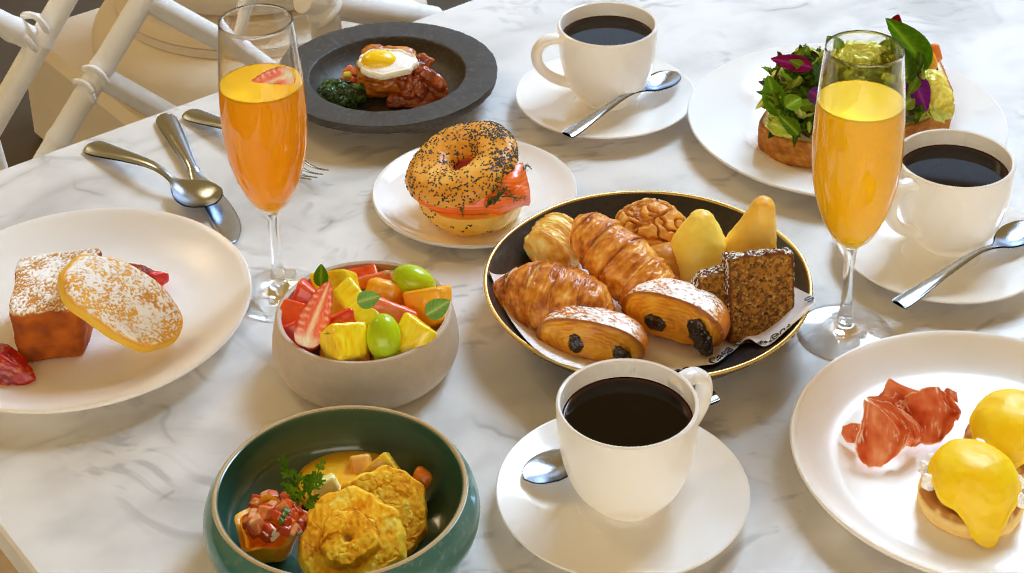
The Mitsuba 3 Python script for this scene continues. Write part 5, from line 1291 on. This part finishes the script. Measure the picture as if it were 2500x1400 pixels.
# ---------------------------------------------------------------- poached eggs and ham on the right foreground plate
def muffin_egg(cx, cy, lab_m, lab_e, lab_c, ang0, seed, scale=1.0):
    c = at(cx, cy, 0.0055)
    mp = [(0, 0.0), (0.0265, 0.0), (0.0300, 0.002), (0.0312, 0.006), (0.0306, 0.010), (0.0300, 0.0125), (0.0285, 0.0142), (0.0262, 0.0146), (0.018, 0.0143), (0, 0.0143)]
    m = lathe(spline(np.array(mp) * scale, 6), 140)
    v = np.array(m.vertices)
    m = disp(m, 0.0010 * nz(v, 90, seed) + 0.0004 * nz(v, 330, seed))
    zz = v[:, 2] / scale
    cc = ramp(np.clip(0.5 + 0.5 * nz(v, 110, seed + 1) + 0.2 * nz(v, 420, seed), 0, 1), rgb(216, 160, 84), rgb(240, 198, 128), rgb(250, 222, 168))
    edge = np.exp(-((zz - 0.0125) / 0.0022) ** 2) + (zz > 0.0132)
    cc = blend(cc, rgb(172, 96, 24), np.clip(edge, 0, 1) * step(0.25, 0.6, meshkit.noise(v * 160, seed)) * 0.9)
    cc = blend(cc, rgb(226, 160, 70), np.exp(-((zz - 0.006) / 0.002) ** 2) * 0.25)
    food('english_muffin', lab_m, 'muffin', moved(m, None, c), cc, 'vc_matte', 'muffins under the poached eggs')
    rng = np.random.default_rng(seed)
    ms = []
    for i in range(26):
        a = ang0 + rng.uniform(-0.9, 0.9) if i % 3 else rng.uniform(0, 6.28)
        if i % 2:
            a += math.pi * 0.95
        if abs((a - seed_ang[seed] + math.pi) % (2 * math.pi) - math.pi) < 0.85:
            continue
        rr_ = rng.uniform(0.021, 0.0295) * scale
        ms.append(moved(lump(rng.uniform([0.003, 0.002, 0.0025], [0.0085, 0.0040, 0.005]), 4, 0.75, 240, i, 0.75), trimesh.transformations.random_rotation_matrix(rng.random(3))[:3, :3], c + [rr_ * math.cos(a), rr_ * math.sin(a), 0.0155 * scale + rng.uniform(0, 0.006)]))
    m = cat(*ms)
    k = food('fresh_cheese', lab_c, 'cheese', m, np.tile(rgb(250, 246, 238), (len(m.vertices), 1)), 'vc_satin')
    labels[k]['kind'] = 'stuff'
    # poached egg under sauce: a dome whose skin runs down in a tongue towards the viewer
    prof = spline(np.array([(0.0, 0.0385), (0.008, 0.0380), (0.0155, 0.0355), (0.0215, 0.0305), (0.0255, 0.0245), (0.0280, 0.0195), (0.0304, 0.0158), (0.0324, 0.0118), (0.0334, 0.0075), (0.0346, 0.0035), (0.040, 0.0016), (0.046, 0.0012)]) * scale, 8)
    Ls = np.concatenate([[0], np.cumsum(np.linalg.norm(np.diff(prof, axis=0), axis=1))]) / scale
    nt, nr = 180, 70
    th = np.arange(nt) * 2 * np.pi / nt
    da = (th - seed_ang[seed] + np.pi) % (2 * np.pi) - np.pi
    reach = 0.0335 + 0.0255 * np.exp(-(da / 0.52) ** 2) + 0.0025 * np.sin(3 * th + seed) + 0.0015 * np.sin(7 * th)
    f_ = np.linspace(0, 1, nr)[:, None]
    l = f_ * reach[None]
    r_, z_ = np.interp(l, Ls, prof[:, 0]), np.interp(l, Ls, prof[:, 1])
    thick = 0.0026 * (1 - f_ ** 8) + 0.0008 * np.exp(-((f_ - 0.93) / 0.05) ** 2) + 0 * l
    rt_ = r_ + thick * 0.7 * np.clip(l / 0.008, 0, 1)
    topv = np.stack([rt_ * np.cos(th), rt_ * np.sin(th), z_ + thick * 0.7], -1)
    botv = np.stack([(r_ * 0.96) * np.cos(th), (r_ * 0.96) * np.sin(th), z_ - 0.0006], -1)[::-1]
    v = np.vstack([topv.reshape(-1, 3), botv.reshape(-1, 3)])
    m = tm(v, grid_faces(2 * nr, nt, wrap_v=True))
    m = m if m.volume > 0 else tm(v, m.faces[:, ::-1])
    m = disp(m, 0.0022 * nz(v, 45, seed + 2, 2) + 0.0005 * nz(v, 160, seed, 2))
    cc = ramp(np.clip(0.5 + 0.4 * nz(v, 60, seed), 0, 1), rgb(250, 178, 0), rgb(254, 194, 2), rgb(255, 206, 24))
    food('poached_egg', lab_e, 'egg', moved(m, None, c), cc, 'vc_sauce', 'poached eggs in yellow sauce')
scene['vc_sauce'] = {'type': 'twosided', 'bsdf': P(0.42, base_color=VC, specular=0.5)}
seed_ang = {3: -1.50, 4: -2.3}
muffin_egg(2366, 1236, 'toasted muffin half under the front poached egg', 'front poached egg with a tongue of yellow sauce running down to the plate', 'crumbly white fresh cheese under the front poached egg', 2.6, 3)
muffin_egg(2474, 1112, 'toasted muffin half under the rear poached egg at the right edge', 'rear poached egg under yellow sauce at the right edge of the picture', 'white fresh cheese under the rear poached egg', 0.6, 4)

def ham(label, ctrl, seed, th=0.0011):
    g = ctrl_sheet([[at(*q) for q in row] for row in ctrl], 56, 56, 1)
    fl = g.reshape(-1, 3)
    from scipy.ndimage import gaussian_filter
    g = np.stack([gaussian_filter(g[..., i], 2.4, mode='nearest') for i in range(3)], -1)
    fl = g.reshape(-1, 3)
    g = g + (0.0012 * nz(fl, 60, seed) + 0.0006 * nz(fl, 170, seed + 5, 2) + 0.0005 * (1 - np.abs(nz(fl, 60, seed + 3, 2)) * 4).clip(0, 1)).reshape(56, 56, 1) * CN
    m = tm(g.reshape(-1, 3), grid_faces(56, 56))
    uu, vv_ = np.meshgrid(np.linspace(0, 1, 56), np.linspace(0, 1, 56), indexing='ij')
    q_ = np.stack([uu * 1.6 + 0.35 * np.sin(3 * vv_ + seed), vv_ * 5, 0 * uu], -1).reshape(-1, 3)
    st = nz(q_, 1.0, seed, 3)
    c = ramp(np.clip(0.50 + 0.50 * st + 0.35 * nz(fl, 120, seed), 0, 1), rgb(150, 34, 14), rgb(204, 84, 44), rgb(226, 128, 84), rgb(240, 178, 138))
    fat = np.abs(nz(q_ * [1, 1.5, 1], 1.1, seed + 9, 3))
    c = blend(c, rgb(250, 216, 190), (1 - step(0.0, 0.055, fat)) * step(0.4, 0.6, meshkit.noise(fl * 90, seed)) * 0.75)
    ed = np.minimum(np.minimum(uu, 1 - uu), np.minimum(vv_, 1 - vv_)).ravel()
    c = blend(c, rgb(250, 218, 192), (1 - step(0.015, 0.06, ed + 0.03 * nz(fl, 150, seed))) * 0.8)
    # ragged rim
    v = np.array(m.vertices)
    cen = v.mean(0)
    v = v + (cen - v) * ((1 - step(0.0, 0.10, ed)) * 0.16 * np.clip(nz(v, 190, seed + 2, 2) + 0.15, 0, 1))[:, None]
    m = tm(v, m.faces)
    food('cured_ham', label, 'ham', m, c, 'vc_ham', 'folded slices of cured ham')
ham('pale folded ham slice rising at the back of the ham', [[(2112, 968, 0.020), (2148, 962, 0.028), (2168, 918, 0.040), (2212, 950, 0.034)], [(2130, 1000, 0.018), (2172, 985, 0.026), (2212, 958, 0.034), (2268, 955, 0.030)], [(2150, 1040, 0.012), (2190, 1030, 0.018), (2240, 1005, 0.026), (2285, 990, 0.022)]], 3)
ham('wide orange ham slice folded in the middle of the ham', [[(2180, 985, 0.026), (2228, 952, 0.036), (2290, 934, 0.038), (2306, 962, 0.030)], [(2205, 1030, 0.020), (2250, 1010, 0.030), (2300, 1000, 0.030), (2352, 1008, 0.018)], [(2222, 1085, 0.010), (2256, 1090, 0.012), (2290, 1090, 0.011), (2322, 1052, 0.009)]], 5)
ham('second fold of pale ham lying over the wide slice at the right', [[(2282, 940, 0.036), (2312, 960, 0.032), (2336, 985, 0.024)], [(2286, 968, 0.034), (2318, 984, 0.029), (2350, 1008, 0.018)], [(2302, 1000, 0.028), (2322, 1015, 0.022), (2338, 1030, 0.014)]], 6)
ham('small rolled ham end behind the wide ham slice', [[(2296, 965, 0.018), (2312, 945, 0.026), (2338, 958, 0.020)], [(2300, 985, 0.014), (2320, 975, 0.020), (2340, 985, 0.014)]], 7)
ham('front red ham slice folded over with a pale fat edge at its foot', [[(2106, 966, 0.036), (2148, 985, 0.034), (2192, 1020, 0.030), (2232, 1052, 0.026)], [(2096, 1030, 0.027), (2140, 1050, 0.026), (2188, 1072, 0.021), (2216, 1084, 0.017)], [(2082, 1092, 0.017), (2135, 1108, 0.017), (2175, 1112, 0.014), (2196, 1108, 0.012)], [(2104, 1140, 0.009), (2130, 1148, 0.0085), (2156, 1142, 0.0085), (2172, 1126, 0.009)]], 9)
ham('ham slice rolled between the front slice and the wide slice', [[(2108, 966, 0.038), (2168, 978, 0.038), (2222, 1012, 0.032)], [(2150, 1000, 0.034), (2206, 1018, 0.034), (2260, 1052, 0.024)], [(2190, 1045, 0.026), (2232, 1068, 0.022), (2250, 1082, 0.014)], [(2200, 1090, 0.014), (2222, 1094, 0.011), (2236, 1092, 0.0085)]], 11)
ham('small ham flap at the far left of the ham', [[(2055, 1040, 0.012), (2080, 1030, 0.020), (2108, 1034, 0.024)], [(2052, 1058, 0.0095), (2080, 1058, 0.014), (2105, 1062, 0.018)], [(2066, 1080, 0.0075), (2082, 1084, 0.0085), (2100, 1082, 0.010)]], 13)

# ---------------------------------------------------------------- behind the table: bamboo style chairs and the stone column
def ray(px, py):
    return FWD + (px / 2500 - PPX) / CAM_F * RGT - (py / 1400 - PPY) * 0.56 / CAM_F * UPV
NE = np.append(E2, 0)
def on_plane(px, py, dist):
    """point on the upright plane parallel to the table's far left edge, dist metres beyond it"""
    d = ray(px, py)
    p0 = np.append(CORNER, 0) - dist * NE
    return EYE + d * (np.dot(p0 - EYE, NE) / np.dot(d, NE))
def bamboo(k, name, a, b, r, nodes=(), n=20):
    a, b = np.asarray(a), np.asarray(b)
    L = np.linalg.norm(b - a)
    t_ = np.unique(np.concatenate([np.linspace(0, 1, 40)] + [q + np.array([-0.012, -0.007, 0, 0.007, 0.012]) / max(L, 0.2) for q in nodes]).clip(0, 1))
    rr_ = np.full(len(t_), r)
    for q in nodes:
        rr_ += 0.10 * r * np.exp(-((t_ - q) * L / 0.006) ** 2)
    put(k + '__' + name, tube(a + (b - a) * t_[:, None], rr_, n, up=NE), 'white_paint', smooth=50)
def wrap(k, c, d, r):
    d = unit(d)
    s_ = np.linspace(0, 2 * np.pi, 40)
    B = basis(np.cross(d, NE), d)
    ring = np.stack([r * np.cos(s_), r * np.sin(s_), 0.25 * r * np.sin(2 * s_)], 1) @ B.T + c
    put(k + '__binding', tube(ring, 0.0035, 8, caps=False), 'white_paint', smooth=60)

k = thing('bamboo_chair', 'white bamboo style chair with a lattice back behind the cutlery', 'chair')
D1 = 0.30
rods = [((385, -60), (-75, 700), 0.0128, (0.30, 0.53)), ((190, -60), (-280, 760), 0.0128, (0.20,)), ((-70, 20), (68, 90), 0.0125, (0.75,)), ((240, 184), (760, 475), 0.0122, (0.02,)), ((358, -2), (860, 275), 0.0122, (0.01, 0.44)), ((625, -60), (562, 112), 0.0085, (0.3,)), ((-25, 330), (95, 740), 0.0085, ())]
for a, b, r, nd in rods:
    bamboo(k, 'rod', on_plane(*a, D1), on_plane(*b, D1), r, nd)
c1, c2 = on_plane(238, 178, D1), on_plane(62, 95, D1)
da = on_plane(385, -60, D1) - on_plane(100, 392, D1)
for c_, dd in ((c1, da), (c1 - 0.02 * unit(da), da + 0.25 * np.linalg.norm(da) * np.array([0.5, 0, -1])), (c2, da), (c2 + 0.022 * unit(da), da)):
    wrap(k, c_, dd, 0.0140)
k = thing('bamboo_chair', 'second white bamboo style chair showing a thick rod above the black stone bowl', 'chair')
D2 = 0.12
bamboo(k, 'rod', on_plane(740, -6, D2), on_plane(1060, 52, D2), 0.0160, (0.25, 0.80))
bamboo(k, 'rod', on_plane(772, -80, D2), on_plane(815, 190, D2), 0.0160, (0.42,))
bamboo(k, 'leg', on_plane(815, 190, D2), np.append(on_plane(830, 400, D2)[:2], FLOOR), 0.0150, (0.3, 0.7))
wrap(k, on_plane(790, 22, D2), on_plane(1060, 52, D2) - on_plane(740, -6, D2), 0.018)

k = thing('stone_column', 'base of a cream stone column with round mouldings behind the white chair', 'column')
ea, eb = at(0, 262, FLOOR), at(110, 350, FLOOR)          # foot of the plinth's left face
PH = 0.20
ax0 = at(640, 62, FLOOR + PH + 0.05)
PW = np.dot(ax0 - ea, np.append(E1, 0))          # from the axis to the plinth's left face
cc_ = np.array([ax0[0], ax0[1], 0])
def col_part(name, prof):
    put(k + '__' + name, moved(lathe(spline(np.array(prof, float), 5) if len(prof) > 6 else prof, 120), None, [cc_[0], cc_[1], FLOOR + PH + 0.001]), 'cream_stone', smooth=35)
tor = [(0.212 + 0.052 * math.cos(a), 0.052 + 0.052 * math.sin(a)) for a in np.linspace(-math.pi / 2, math.pi / 2, 14)]
col_part('torus', [(0.1, 0.0)] + tor + [(0.1, 0.1045)])
col_part('fillet', [(0.1, 0.105), (0.222, 0.105), (0.222, 0.118), (0.1, 0.118)])
col_part('scotia', [(0.1, 0.1185), (0.215, 0.1185), (0.205, 0.125), (0.199, 0.135), (0.197, 0.148), (0.201, 0.160), (0.1, 0.1605)])
tor2 = [(0.185 + 0.028 * math.cos(a), 0.189 + 0.028 * math.sin(a)) for a in np.linspace(-math.pi / 2, math.pi / 2, 12)]
col_part('upper_torus', [(0.1, 0.161)] + tor2 + [(0.1, 0.2175)])
col_part('shaft', [(0.1, 0.218), (0.193, 0.218), (0.189, 0.23), (0.177, 0.26), (0.174, 0.4), (0.166, 2.4), (0.0, 2.4)])
put(k + '__plinth', slab(-PW, PW, -0.34, 0.34, 0.0, PH, RT, [cc_[0], cc_[1], FLOOR], 0.014), 'cream_stone', smooth=False)
